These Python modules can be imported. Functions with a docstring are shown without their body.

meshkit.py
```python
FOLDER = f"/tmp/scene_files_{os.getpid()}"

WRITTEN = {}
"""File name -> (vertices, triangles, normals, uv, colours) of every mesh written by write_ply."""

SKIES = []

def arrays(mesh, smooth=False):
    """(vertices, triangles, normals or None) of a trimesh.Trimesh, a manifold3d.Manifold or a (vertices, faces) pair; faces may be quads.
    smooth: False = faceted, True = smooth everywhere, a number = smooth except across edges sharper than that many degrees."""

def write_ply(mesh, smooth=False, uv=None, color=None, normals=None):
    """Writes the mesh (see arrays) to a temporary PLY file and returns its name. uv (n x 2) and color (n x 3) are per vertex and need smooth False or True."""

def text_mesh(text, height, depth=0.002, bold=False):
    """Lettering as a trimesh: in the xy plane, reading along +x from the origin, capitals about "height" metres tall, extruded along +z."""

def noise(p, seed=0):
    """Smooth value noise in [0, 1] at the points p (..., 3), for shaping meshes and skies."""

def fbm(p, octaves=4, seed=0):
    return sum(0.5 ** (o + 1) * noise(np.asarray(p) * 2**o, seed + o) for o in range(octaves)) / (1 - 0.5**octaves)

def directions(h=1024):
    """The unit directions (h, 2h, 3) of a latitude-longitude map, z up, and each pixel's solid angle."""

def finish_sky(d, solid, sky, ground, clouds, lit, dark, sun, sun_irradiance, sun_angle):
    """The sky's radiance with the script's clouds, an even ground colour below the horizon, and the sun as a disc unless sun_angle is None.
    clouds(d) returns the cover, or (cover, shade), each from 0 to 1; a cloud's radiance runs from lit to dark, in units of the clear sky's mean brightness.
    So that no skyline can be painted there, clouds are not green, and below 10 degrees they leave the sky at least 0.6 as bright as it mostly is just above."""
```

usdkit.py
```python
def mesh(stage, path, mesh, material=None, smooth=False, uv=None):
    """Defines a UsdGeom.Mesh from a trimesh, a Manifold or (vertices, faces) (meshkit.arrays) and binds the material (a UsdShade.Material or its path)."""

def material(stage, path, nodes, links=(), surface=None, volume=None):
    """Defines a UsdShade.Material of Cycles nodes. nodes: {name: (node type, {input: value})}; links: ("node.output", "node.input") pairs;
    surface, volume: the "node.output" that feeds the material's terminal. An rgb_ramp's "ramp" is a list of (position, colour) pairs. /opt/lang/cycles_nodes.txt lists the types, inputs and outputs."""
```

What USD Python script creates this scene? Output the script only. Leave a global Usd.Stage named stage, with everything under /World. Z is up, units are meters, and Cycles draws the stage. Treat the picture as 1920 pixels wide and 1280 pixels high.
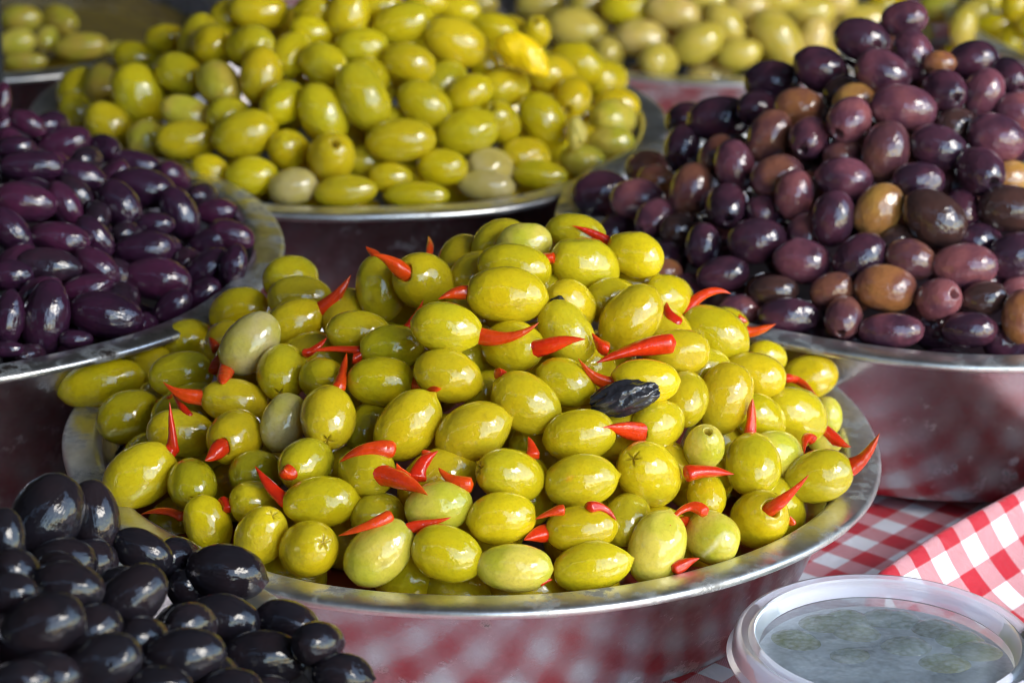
import math, random
import numpy as np
import trimesh
import usdkit, meshkit
from pxr import Usd, UsdGeom, UsdLux, UsdShade, Sdf, Gf, Vt

stage = Usd.Stage.CreateInMemory()
UsdGeom.SetStageUpAxis(stage, UsdGeom.Tokens.z)
UsdGeom.SetStageMetersPerUnit(stage, 1.0)
world = UsdGeom.Xform.Define(stage, '/World')
stage.SetDefaultPrim(world.GetPrim())
UsdGeom.Scope.Define(stage, '/World/Looks')
T = Sdf.ValueTypeNames

# ------------------------------------------------------------------ camera
FPX = 5330.0                                  # focal length in pixels of the 1920-wide photograph
PITCH, ROLL = math.radians(20.81), math.radians(1.45)
CAM = np.array([0.0, 0.0, 0.4852])
_fw = np.array([0, math.cos(PITCH), -math.sin(PITCH)])
_r0 = np.array([1.0, 0, 0]); _u0 = np.cross(_r0, _fw)
CR = math.cos(ROLL) * _r0 + math.sin(ROLL) * _u0
CU = -math.sin(ROLL) * _r0 + math.cos(ROLL) * _u0
CF = _fw
cam = UsdGeom.Camera.Define(stage, '/World/camera')
cam.AddTransformOp().Set(Gf.Matrix4d(*[float(v) for v in (*CR, 0, *CU, 0, *(-CF), 0, *CAM, 1)]))
cam.CreateHorizontalApertureAttr(36.0)
cam.CreateVerticalApertureAttr(24.0)
cam.CreateFocalLengthAttr(36.0 * FPX / 1920)
cam.CreateClippingRangeAttr(Gf.Vec2f(0.05, 200))
cam.CreateFocusDistanceAttr(1.0)
cam.CreateFStopAttr(FSTOP := 13.0)
cam.CreateExposureAttr(EXPOSURE := 1.85)

# ------------------------------------------------------------------ sky and sun (soft, bright haze in front right of the stall)
SUN_AZ, SUN_EL = math.radians(52), math.radians(34)     # azimuth from the camera's side (-y) towards +x
SUN = np.array([math.sin(SUN_AZ) * math.cos(SUN_EL), -math.cos(SUN_AZ) * math.cos(SUN_EL), math.sin(SUN_EL)])
usdkit.material(stage, '/World/Looks/sky', {
    's': ('sky_texture', {'sky_type': 'single_scattering', 'sun_disc': False, 'sun_elevation': SUN_EL,
                          'sun_rotation': math.atan2(SUN[0], SUN[1]), 'aerosol_density': 0.3, 'air_density': 1.3, 'ozone_density': 1.4}),
    'b': ('background_shader', {'strength': 0.15})}, [('s.color', 'b.color')], surface='b.background')
dome = UsdLux.DomeLight.Define(stage, '/World/sky')
UsdShade.MaterialBindingAPI.Apply(dome.GetPrim()).Bind(UsdShade.Material.Get(stage, '/World/Looks/sky'))
dome.GetPrim().SetCustomDataByKey('kind', 'structure')
sun = UsdLux.DistantLight.Define(stage, '/World/sun')
sun.CreateIntensityAttr(0.12); sun.CreateAngleAttr(18.0); sun.CreateColorAttr(Gf.Vec3f(1, 0.93, 0.82))
sun.GetPrim().CreateAttribute('inputs:normalize', T.Bool).Set(True)
_z = SUN; _x = np.cross([0, 0, 1.0], _z); _x /= np.linalg.norm(_x); _y = np.cross(_z, _x)
sun.AddTransformOp().Set(Gf.Matrix4d(*[float(v) for v in (*_x, 0, *_y, 0, *_z, 0, *(SUN * 5), 1)]))

# ------------------------------------------------------------------ helpers
_used = {}
def name_of(base, parent='/World'):
    k = (str(parent), base); n = _used.get(k, 0); _used[k] = n + 1
    return f'{parent}/{base}' + (f'_{n:03d}' if n else '')
def tag(prim, label=None, category=None, group=None, kind=None):
    for k, v in (('label', label), ('category', category), ('group', group), ('kind', kind)):
        if v: prim.SetCustomDataByKey(k, v)
def look(n): return UsdShade.Material.Get(stage, '/World/Looks/' + n)
def obj(base, mesh, m, parent='/World', smooth=True, tint=None, loc=None, **tags):
    """ONE Mesh prim; points are local to loc."""
    path = name_of(base, parent)
    g = usdkit.mesh(stage, path, mesh, look(m), smooth)
    if loc is not None: g.AddTranslateOp().Set(Gf.Vec3d(*map(float, loc)))
    if tint is not None:
        UsdGeom.PrimvarsAPI(g).CreatePrimvar('tint', T.Color3fArray, 'vertex').Set(Vt.Vec3fArray.FromNumpy(np.asarray(tint, np.float32)))
    tag(g.GetPrim(), **tags)
    return g
def thing(base, loc, **tags):
    x = UsdGeom.Xform.Define(stage, name_of(base)); x.AddTranslateOp().Set(Gf.Vec3d(*map(float, loc)))
    tag(x.GetPrim(), **tags); return x
def ray(px, py):
    d = CF + CR * ((px - 960) / FPX) - CU * ((py - 640) / FPX)
    return d / np.linalg.norm(d)
def project(P):
    d = np.asarray(P) - CAM; z = d @ CF
    return np.stack([960 + FPX * (d @ CR) / z, 640 - FPX * (d @ CU) / z, z], -1)
def ss(a, b, x): t = np.clip((np.asarray(x, float) - a) / (b - a), 0, 1); return t * t * (3 - 2 * t)
def lathe(profile, n=128, wob=None):
    """closed loop of (radius, z) turned about z."""
    p = np.asarray(profile, float); k = len(p); a = np.arange(n) * 2 * np.pi / n
    v = np.stack([p[None, :, 0] * np.cos(a)[:, None], p[None, :, 0] * np.sin(a)[:, None], np.repeat(p[None, :, 1], n, 0)], -1)
    if wob is not None: v = wob(v)
    i = np.arange(n)[:, None]; j = np.arange(k)[None, :]
    f = np.stack([i * k + j, ((i + 1) % n) * k + j, ((i + 1) % n) * k + (j + 1) % k, i * k + (j + 1) % k], -1).reshape(-1, 4)
    return v.reshape(-1, 3), np.vstack([f[:, [0, 1, 2]], f[:, [0, 2, 3]]])

# ------------------------------------------------------------------ materials
def M(n, nodes, links, surface='p.BSDF'): return usdkit.material(stage, '/World/Looks/' + n, nodes, links, surface=surface)
def fruit(n, rough, coat, sss, fine, fine_d, streak=0.0, spec=0.5, speck=0.5, wave=0.5):
    """wet fruit skin: vertex tint, fine specks, skin relief; streak stretches the relief along the fruit's length (attribute 'grain' = local coordinates)."""
    nodes = {
        't': ('attribute', {'attribute': 'tint'}), 'g': ('attribute', {'attribute': 'grain'}),
        'n1': ('noise_texture', {'scale': 900.0, 'detail': 3.0}),
        'r1': ('rgb_ramp', {'ramp': [(0.0, (0.72,) * 3), (0.36, (0.86,) * 3), (0.5, (1.0,) * 3), (1.0, (1.06,) * 3)]}),
        'n2': ('noise_texture', {'scale': fine, 'detail': 2.0}),
        'n3': ('noise_texture', {'scale': 260.0, 'detail': 2.0}),
        'mp': ('mapping', {'scale': (1.0, 1.0, 0.10)}),
        'n4': ('noise_texture', {'scale': 700.0, 'detail': 2.0}),
        'm': ('mix_color', {'blend_type': 'multiply', 'fac': speck}),
        'b1': ('bump', {'strength': 0.35, 'distance': fine_d}),
        'b2': ('bump', {'strength': wave, 'distance': 0.0011}),
        'rr': ('map_range', {'from_min': 0.3, 'from_max': 0.7, 'to_min': rough * 0.75, 'to_max': rough * 1.45}),
        'p': ('principled_bsdf', {'coat_weight': coat, 'coat_roughness': 0.03, 'subsurface_weight': sss, 'subsurface_scale': 0.004,
                                  'subsurface_radius': (1.0, 0.75, 0.2), 'specular_ior_level': spec})}
    links = [('g.vector', 'n1.vector'), ('g.vector', 'n2.vector'), ('g.vector', 'n3.vector'), ('g.vector', 'mp.vector'), ('mp.vector', 'n4.vector'),
             ('n1.fac', 'r1.fac'), ('t.color', 'm.a'), ('r1.color', 'm.b'), ('m.result', 'p.base_color'),
             ('n2.fac', 'b1.height'), ('n3.fac', 'b2.height'), ('b2.normal', 'b1.normal'), ('n3.fac', 'rr.value'), ('rr.result', 'p.roughness')]
    if streak:
        nodes['b3'] = ('bump', {'strength': streak, 'distance': 0.0006})
        links += [('n4.fac', 'b3.height'), ('b1.normal', 'b3.normal'), ('b3.normal', 'p.normal'), ('b3.normal', 'p.coat_normal')]
    else:
        links += [('b1.normal', 'p.normal'), ('b1.normal', 'p.coat_normal')]
    M(n, nodes, links)
fruit('green_skin', 0.10, 0.65, 0.30, 1500.0, 0.00009, 0.0, 0.42, 0.6, 0.34)
fruit('dark_skin', 0.10, 0.7, 0.0, 1300.0, 0.00018, 0.30, 0.5, 0.7)
fruit('streaked_skin', 0.11, 0.6, 0.0, 1300.0, 0.00016, 0.5, 0.5, 0.7, 0.35)
fruit('black_skin', 0.09, 0.35, 0.0, 1300.0, 0.00010, 0.3, 0.3, 0.7, 0.25)
fruit('pepper_skin', 0.22, 0.5, 0.15, 900.0, 0.00025, 0.25, 0.35)
fruit('shrivelled_skin', 0.22, 0.5, 0.0, 700.0, 0.0006, 0.3)
fruit('lemon_flesh', 0.3, 0.3, 0.3, 900.0, 0.0004)

def steel(n, rough, dirt, spots, col=(0.62, 0.61, 0.60), stretch=(1, 1, 1), aniso=0.0):
    M(n, {
        'tc': ('texture_coordinate', {}), 'mp': ('mapping', {'scale': stretch}),
        'n1': ('noise_texture', {'scale': 34.0, 'detail': 6.0, 'roughness': 0.65}),
        'n2': ('noise_texture', {'scale': 95.0, 'detail': 5.0, 'roughness': 0.7}),
        'n3': ('noise_texture', {'scale': 700.0, 'detail': 4.0}),
        'r2': ('rgb_ramp', {'ramp': [(0.0, (0, 0, 0)), (spots, (0, 0, 0)), (spots + 0.07, (1, 1, 1)), (1.0, (1, 1, 1))]}),
        'gate': ('rgb_ramp', {'ramp': [(0.0, (0, 0, 0)), (0.47, (0, 0, 0)), (0.6, (1, 1, 1)), (1.0, (1, 1, 1))]}),
        'mm': ('math', {'math_type': 'multiply'}),
        'mm2': ('math', {'math_type': 'multiply', 'value2': dirt}),
        'c': ('mix_color', {'a': col, 'b': (0.022, 0.013, 0.009)}),
        'rr': ('map_range', {'from_min': 0.3, 'from_max': 0.72, 'to_min': rough * 0.8, 'to_max': rough * 1.3}),
        'ra': ('math', {'math_type': 'multiply_add', 'value2': 0.35}),
        'me': ('map_range', {'from_min': 0.0, 'from_max': 1.0, 'to_min': 1.0, 'to_max': 0.5}),
        'b': ('bump', {'strength': 0.25, 'distance': 0.0002}),
        'b2': ('bump', {'strength': 0.14, 'distance': 0.0016}),
        'tg': ('tangent', {'direction_type': 'radial', 'axis': 'z'}),
        'p': ('principled_bsdf', {'metallic': 1.0, 'anisotropic': aniso})},
      [('tg.tangent', 'p.tangent'), ('tc.object', 'n1.vector'), ('tc.object', 'n2.vector'), ('tc.object', 'mp.vector'), ('mp.vector', 'n3.vector'),
       ('n2.fac', 'r2.fac'), ('n1.fac', 'gate.fac'), ('r2.color', 'mm.value1'), ('gate.color', 'mm.value2'), ('mm.value', 'mm2.value1'), ('mm2.value', 'c.fac'),
       ('c.result', 'p.base_color'), ('n1.fac', 'rr.value'), ('mm2.value', 'ra.value1'), ('rr.result', 'ra.value3'), ('ra.value', 'p.roughness'),
       ('mm2.value', 'me.value'), ('me.result', 'p.metallic'), ('n1.fac', 'b2.height'), ('n3.fac', 'b.height'), ('b2.normal', 'b.normal'), ('b.normal', 'p.normal')])
steel('bowl_wall', 0.24, 0.7, 0.575, (0.50, 0.465, 0.48), aniso=0.8)
steel('bowl_rim', 0.34, 0.6, 0.49, (0.66, 0.65, 0.62))
steel('stained_rim', 0.30, 1.0, 0.43, (0.66, 0.65, 0.62))

# red and white gingham from the cloth's own st coordinates (metres along the two weaves)
SQ = 0.0110
def stripe(pre, src):   # 1 where the red threads of one direction run
    return ({pre + 's': ('math', {'math_type': 'multiply', 'value2': 1 / (2 * SQ)}), pre + 'f': ('math', {'math_type': 'fraction'}),
             pre + 'c': ('math', {'math_type': 'less_than', 'value2': 0.5})},
            [(src, pre + 's.value1'), (pre + 's.value', pre + 'f.value1'), (pre + 'f.value', pre + 'c.value1')])
ax, al = stripe('x', 'sep.x'); bx_, bl = stripe('y', 'sep.y')
M('gingham', {
    'uv': ('attribute', {'attribute': 'weave'}), 'sep': ('separate_xyz', {}), **ax, **bx_,
    'sum': ('math', {'math_type': 'add'}), 'half': ('math', {'math_type': 'multiply', 'value2': 0.5}),
    'tw': ('math', {'math_type': 'add'}), 'tws': ('math', {'math_type': 'multiply', 'value2': 1 / 0.00095}), 'twf': ('math', {'math_type': 'fraction'}),
    'twc': ('math', {'math_type': 'less_than', 'value2': 0.5}),
    'pick': ('math', {'math_type': 'multiply_add', 'value2': 0.42}),       # half tone +- the twill hatch
    'isx': ('math', {'math_type': 'compare', 'value2': 0.5, 'value3': 0.1}),
    'hat': ('math', {'math_type': 'multiply'}),
    'base': ('math', {'math_type': 'subtract', 'value2': 0.0}), 'offs': ('math', {'math_type': 'multiply', 'value2': 0.03}),
    'n': ('noise_texture', {'scale': 60.0, 'detail': 4.0}), 'nr': ('map_range', {'from_min': 0.3, 'from_max': 0.7, 'to_min': 0.88, 'to_max': 1.0}),
    'th': ('noise_texture', {'scale': 2600.0, 'detail': 1.0}),
    'c': ('mix_color', {'a': (0.78, 0.79, 0.82), 'b': (0.50, 0.006, 0.02)}),
    'cm': ('mix_color', {'blend_type': 'multiply', 'fac': 1.0}),
    'cr': ('noise_texture', {'scale': 75.0, 'detail': 4.0, 'distortion': 1.2}), 'b0': ('bump', {'strength': 0.6, 'distance': 0.0022}),
    'b': ('bump', {'strength': 0.5, 'distance': 0.0003}),
    'p': ('principled_bsdf', {'roughness': 0.5, 'sheen_weight': 0.1})},
  [('uv.vector', 'sep.vector'), *al, *bl, ('xc.value', 'sum.value1'), ('yc.value', 'sum.value2'), ('sum.value', 'half.value1'),
   ('sep.x', 'tw.value1'), ('sep.y', 'tw.value2'), ('tw.value', 'tws.value1'), ('tws.value', 'twf.value1'), ('twf.value', 'twc.value1'),
   ('half.value', 'isx.value1'), ('isx.value', 'hat.value1'), ('twc.value', 'hat.value2'),
   ('isx.value', 'offs.value1'), ('half.value', 'base.value1'), ('offs.value', 'base.value2'),
   ('hat.value', 'pick.value1'), ('base.value', 'pick.value3'), ('pick.value', 'c.fac'),
   ('uv.vector', 'n.vector'), ('n.fac', 'nr.value'), ('uv.vector', 'th.vector'), ('th.fac', 'b.height'), ('uv.vector', 'cr.vector'), ('cr.fac', 'b0.height'), ('b0.normal', 'b.normal'), ('b.normal', 'p.normal'),
   ('c.result', 'cm.a'), ('nr.result', 'cm.b'), ('cm.result', 'p.base_color')])
M('pavement', {'g': ('geometry', {}), 'n': ('noise_texture', {'scale': 3.0, 'detail': 6.0}), 'r': ('rgb_ramp', {'ramp': [(0.3, (0.05, 0.048, 0.045)), (0.7, (0.10, 0.095, 0.09))]}),
               'p': ('principled_bsdf', {'roughness': 0.85})}, [('g.position', 'n.vector'), ('n.fac', 'r.fac'), ('r.color', 'p.base_color')])
M('tarpaulin', {'g': ('geometry', {}), 'n': ('noise_texture', {'scale': 9.0, 'detail': 4.0}), 'r': ('rgb_ramp', {'ramp': [(0.3, (0.31, 0.295, 0.27)), (0.7, (0.37, 0.35, 0.32))]}),
                'd': ('diffuse_bsdf', {}), 't': ('translucent_bsdf', {}), 'x': ('mix_closure', {'fac': 0.25})},
  [('g.position', 'n.vector'), ('n.fac', 'r.fac'), ('r.color', 'd.color'), ('r.color', 't.color'), ('d.BSDF', 'x.closure1'), ('t.BSDF', 'x.closure2')], surface='x.closure')
M('dark_canvas', {'g': ('geometry', {}), 'n': ('noise_texture', {'scale': 9.0, 'detail': 4.0}), 'r': ('rgb_ramp', {'ramp': [(0.3, (0.05, 0.05, 0.055)), (0.7, (0.08, 0.08, 0.085))]}),
                  'p': ('principled_bsdf', {'roughness': 0.8})}, [('g.position', 'n.vector'), ('n.fac', 'r.fac'), ('r.color', 'p.base_color')])
M('black_paint', {'n': ('noise_texture', {'scale': 40.0}), 'r': ('map_range', {'to_min': 0.35, 'to_max': 0.6}), 'p': ('principled_bsdf', {'base_color': (0.012, 0.012, 0.013)})},
  [('n.fac', 'r.value'), ('r.result', 'p.roughness')])
def brine(n, col):
    M(n, {'g': ('geometry', {}), 'n': ('noise_texture', {'scale': 60.0, 'detail': 3.0}), 'n2': ('noise_texture', {'scale': 45.0, 'detail': 3.0}),
          'r': ('rgb_ramp', {'ramp': [(0.3, tuple(0.5 * c for c in col)), (0.7, col)]}), 'b': ('bump', {'strength': 0.2, 'distance': 0.001}),
          'p': ('principled_bsdf', {'roughness': 0.08, 'coat_weight': 0.5})},
      [('g.position', 'n.vector'), ('g.position', 'n2.vector'), ('n.fac', 'r.fac'), ('r.color', 'p.base_color'), ('n2.fac', 'b.height'), ('b.normal', 'p.normal')])
brine('red_brine', (0.22, 0.03, 0.02)); brine('yellow_brine', (0.20, 0.13, 0.012)); brine('dark_brine', (0.02, 0.008, 0.012)); brine('cloudy_brine', (.74, .78, .77)); brine('olive_brine', (0.10, 0.085, 0.012))
M('clear_plastic', {'n': ('noise_texture', {'scale': 120.0, 'detail': 3.0}), 'tc': ('texture_coordinate', {}),
                    'b': ('bump', {'strength': 0.2, 'distance': 0.0006}), 'fr': ('fresnel', {'IOR': 1.2}), 'lw': ('layer_weight', {'blend': 0.35}),
                    't': ('transparent_bsdf', {'color': (0.93, 0.92, 0.94)}), 'g': ('glossy_bsdf', {'roughness': 0.28, 'color': (1, 1, 1)}),
                    'd': ('diffuse_bsdf', {'color': (0.86, 0.83, 0.86)}), 'tl': ('translucent_bsdf', {'color': (0.86, 0.83, 0.86)}), 'dm': ('mix_closure', {'fac': 0.5}),
                    'fs': ('map_range', {'to_min': 0.28, 'to_max': 0.85}),
                    'x1': ('mix_closure', {}), 'x2': ('mix_closure', {})},
  [('tc.object', 'n.vector'), ('n.fac', 'b.height'), ('b.normal', 'g.normal'), ('b.normal', 'fr.normal'), ('lw.facing', 'fs.value'), ('fs.result', 'x1.fac'),
   ('d.BSDF', 'dm.closure1'), ('tl.BSDF', 'dm.closure2'), ('t.BSDF', 'x1.closure1'), ('dm.closure', 'x1.closure2'), ('fr.fac', 'x2.fac'), ('x1.closure', 'x2.closure1'), ('g.BSDF', 'x2.closure2')], surface='x2.closure')
M('fogged_plastic', {'tc': ('texture_coordinate', {}), 'n': ('noise_texture', {'scale': 70.0, 'detail': 9.0, 'roughness': 0.78}),
                     'v': ('voronoi_texture', {'scale': 480.0}), 'vr': ('map_range', {'from_min': 0.0, 'from_max': 0.6, 'to_min': 1.0, 'to_max': 0.0}),
                     'fs': ('rgb_ramp', {'ramp': [(0.32, (0.05,) * 3), (0.5, (0.15,) * 3), (0.70, (0.34,) * 3)]}),
                     'fa': ('math', {'math_type': 'multiply_add', 'value2': 0.11, 'use_clamp': True}), 'b': ('bump', {'strength': 0.7, 'distance': 0.0006}), 'fr': ('fresnel', {'IOR': 1.3}),
                     't': ('transparent_bsdf', {'color': (0.9, 0.93, 0.92)}), 'g': ('glossy_bsdf', {'roughness': 0.16}),
                     'd': ('diffuse_bsdf', {'color': (0.80, 0.84, 0.86)}), 'tl': ('translucent_bsdf', {'color': (0.80, 0.84, 0.86)}), 'dm': ('mix_closure', {'fac': 0.5}),
                     'x1': ('mix_closure', {}), 'x2': ('mix_closure', {})},
  [('tc.object', 'n.vector'), ('tc.object', 'v.vector'), ('v.distance', 'vr.value'), ('vr.result', 'b.height'), ('b.normal', 'g.normal'), ('n.fac', 'fs.fac'), ('vr.result', 'fa.value1'), ('fs.color', 'fa.value3'), ('fa.value', 'x1.fac'),
   ('d.BSDF', 'dm.closure1'), ('tl.BSDF', 'dm.closure2'), ('t.BSDF', 'x1.closure1'), ('dm.closure', 'x1.closure2'), ('fr.fac', 'x2.fac'), ('x1.closure', 'x2.closure1'), ('g.BSDF', 'x2.closure2')], surface='x2.closure')
M('crumb', {'p': ('principled_bsdf', {'base_color': (0.02, 0.015, 0.01), 'roughness': 0.6})}, [])

# ------------------------------------------------------------------ the setting: pavement, table, cloth, canopy
def box(x0, x1, y0, y1, z0, z1):
    return trimesh.creation.box(extents=(x1 - x0, y1 - y0, z1 - z0), transform=trimesh.transformations.translation_matrix(((x0 + x1) / 2, (y0 + y1) / 2, (z0 + z1) / 2)))
def grid(xs, ys, zf):
    X, Y = np.meshgrid(xs, ys, indexing='ij'); v = np.stack([X, Y, zf(X, Y)], -1).reshape(-1, 3)
    n, m = len(xs), len(ys); i = (np.arange(n - 1)[:, None] * m + np.arange(m - 1)[None]).ravel()
    return v, np.vstack([np.stack([i, i + m, i + m + 1], 1), np.stack([i, i + m + 1, i + 1], 1)])
obj('pavement', grid(np.linspace(-40, 40, 9), np.linspace(-40, 40, 9), lambda x, y: 0 * x - 0.75), 'pavement', kind='structure')
# fold line of the cloth on the right of the cup
FO = np.array([0.1415, 0.9595]); FU = np.array([0.622, 0.783]); FV = np.array([0.783, -0.622])
def cloth_z(x, y):
    u = (x - FO[0]) * FU[0] + (y - FO[1]) * FU[1]; v = (x - FO[0]) * FV[0] + (y - FO[1]) * FV[1]
    v = v + 0.0015 * np.sin(u * 38)
    amp = 0.034 * ss(-0.05, 0.0, u) * (1 - 0.5 * ss(0.12, 0.3, u))
    h = amp * np.where(v > 0, np.exp(-(np.sqrt(v * v + 4e-6) - .002) / 0.019), np.exp(-(v / 0.011) ** 2))
    low = 0.0012 * (meshkit.noise(np.stack([x * 14, y * 14, 0 * x], -1), 5) - 0.5) * (1 - ss(-.02, .0, v))
    return h + low
def cloth():
    xs = np.concatenate([np.linspace(-0.75, 0.02, 40, endpoint=False), np.linspace(0.02, 0.34, 170, endpoint=False), np.linspace(0.34, 0.75, 24)])
    ys = np.concatenate([np.linspace(0.42, 0.80, 24, endpoint=False), np.linspace(0.80, 1.14, 180, endpoint=False), np.linspace(1.14, 2.12, 50)])
    v, f = grid(xs, ys, cloth_z)
    # weave coordinates: along the fold and across it, the cloth's own length over the bump
    u = (v[:, 0] - FO[0]) * FU[0] + (v[:, 1] - FO[1]) * FU[1]; w = (v[:, 0] - FO[0]) * FV[0] + (v[:, 1] - FO[1]) * FV[1]
    ws = np.linspace(-0.9, 1.2, 2101); us = np.linspace(-0.9, 1.2, 300)
    P = FO + us[:, None, None] * FU + ws[None, :, None] * FV
    Z = cloth_z(P[..., 0], P[..., 1]); L = np.concatenate([np.zeros((300, 1)), np.cumsum(np.sqrt(np.diff(Z, axis=1) ** 2 + (ws[1] - ws[0]) ** 2), 1)], 1)
    L -= L[:, [int(np.searchsorted(ws, -0.2))]]
    from scipy.interpolate import RegularGridInterpolator
    s = RegularGridInterpolator((us, ws), L, bounds_error=False, fill_value=None)(np.stack([u, w], -1))
    return v, f, np.stack([u + 5, s + 5, 0 * s], -1)
cv, cf, cuv = cloth()
c = obj('tablecloth', (cv, cf), 'gingham', label='red and white gingham tablecloth with a raised fold beside the plastic cup', category='tablecloth')
UsdGeom.PrimvarsAPI(c).CreatePrimvar('weave', T.Vector3fArray, 'vertex').Set(Vt.Vec3fArray.FromNumpy(cuv.astype(np.float32)))
t = thing('market_table', (0, 1.27, 0), label='market stall table under the red gingham tablecloth', category='table')
obj('table_top', box(-0.745, 0.745, -0.84, 0.84, -0.03, -0.004), 'dark_canvas', t.GetPath(), smooth=False)
for sx in (-1, 1):
    for sy in (-1, 1): obj('leg', box(sx * 0.68 - .025, sx * 0.68 + .025, sy * 0.78 - .025, sy * 0.78 + .025, -0.75, -0.03), 'dark_canvas', t.GetPath(), smooth=False)
# the stall's canopy: roof and hanging side sheets, open towards the front right where the sky looks in
RZ = 1.35
t = thing('stall_canopy', (0, 1, -0.75), label='pale fabric market stall canopy over the olive bowls', category='canopy')
H0 = RZ + 0.75
obj('roof', box(-2.3, 1.15, -1.15, 1.7, H0, H0 + .004), 'tarpaulin', t.GetPath(), smooth=False)
obj('side_sheet', box(-2.304, -2.30, -1.15, 1.7, 0.1, H0 - .003), 'dark_canvas', t.GetPath(), smooth=False)
obj('back_sheet', box(-2.29, 1.14, 1.695, 1.699, 0.1, H0 - .003), 'dark_canvas', t.GetPath(), smooth=False)
obj('side_sheet', box(1.146, 1.15, 0.15, 1.69, 0.1, H0 - .003), 'dark_canvas', t.GetPath(), smooth=False)
obj('front_sheet', box(-2.29, 0.20, -1.25, -1.246, 0.1, H0 - .003), 'dark_canvas', t.GetPath(), smooth=False)
for px_, py_ in ((-2.27, -1.12), (1.12, -1.12), (-2.27, 1.66), (1.12, 1.66)):
    obj('pole', trimesh.creation.cylinder(0.018, H0 - .01, sections=20, transform=trimesh.transformations.translation_matrix((px_, py_, (H0 - .01) / 2))), 'black_paint', t.GetPath(), smooth=30)

# ------------------------------------------------------------------ bowls
LIP = 0.0135
#        name        cx       cy      R      rim z  peak dx, dy  dome    power  edge lift
BOWLS = {
 'front':   dict(c=(-.0139, 1.0172), R=.1581, z=.0618, pk=(.030, .030), h=.070, p=1.6, e=.006),
 'back':    dict(c=(-.0860, 1.3861), R=.1620, z=.0787, pk=(.005, .010), h=.066, p=1.8, e=.004),
 'left':    dict(c=(-.2668, 1.1510), R=.1670, z=.0863, pk=(-.03, .02), h=.050, p=1.7, e=.000),
 'corner':  dict(c=(-.1974, .7516), R=.1621, z=.0667, pk=(-.02, .03), h=.055, p=1.7, e=.004),
 'right':   dict(c=(.1925, 1.2200), R=.1745, z=.0826, pk=(.00, .02), h=.098, p=1.35, e=.004),
 'beige':   dict(c=(.108, 1.732), R=.150, z=.0471, pk=(0, 0), h=.060, p=1.7, e=.006),
 'brined':  dict(c=(-.3296, 1.6495), R=.160, z=.0624, pk=(-.03, 0), h=.012, p=1.7, e=-.010),
 'far':     dict(c=(.410, 1.690), R=.150, z=.0600, pk=(0, 0), h=.060, p=1.7, e=.006),
}
BOWL_LABEL = {
 'front': 'large steel bowl heaped with green olives stuffed with red chillies, rim worn',
 'back': 'steel bowl of green olives behind the chilli-stuffed ones',
 'left': 'steel bowl of small wrinkled purple olives with brown stains on its rim',
 'corner': 'steel bowl of shiny black olives, its rim touching the chilli olives\' bowl',
 'right': 'steel bowl piled with plum, brown and tan olives',
 'beige': 'steel bowl of beige olives behind the plum and brown pile',
 'brined': 'steel bowl with a few yellow olives in brine beside the black post',
 'far': 'steel bowl of small yellow-green olives beyond the plum pile',
}
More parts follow.
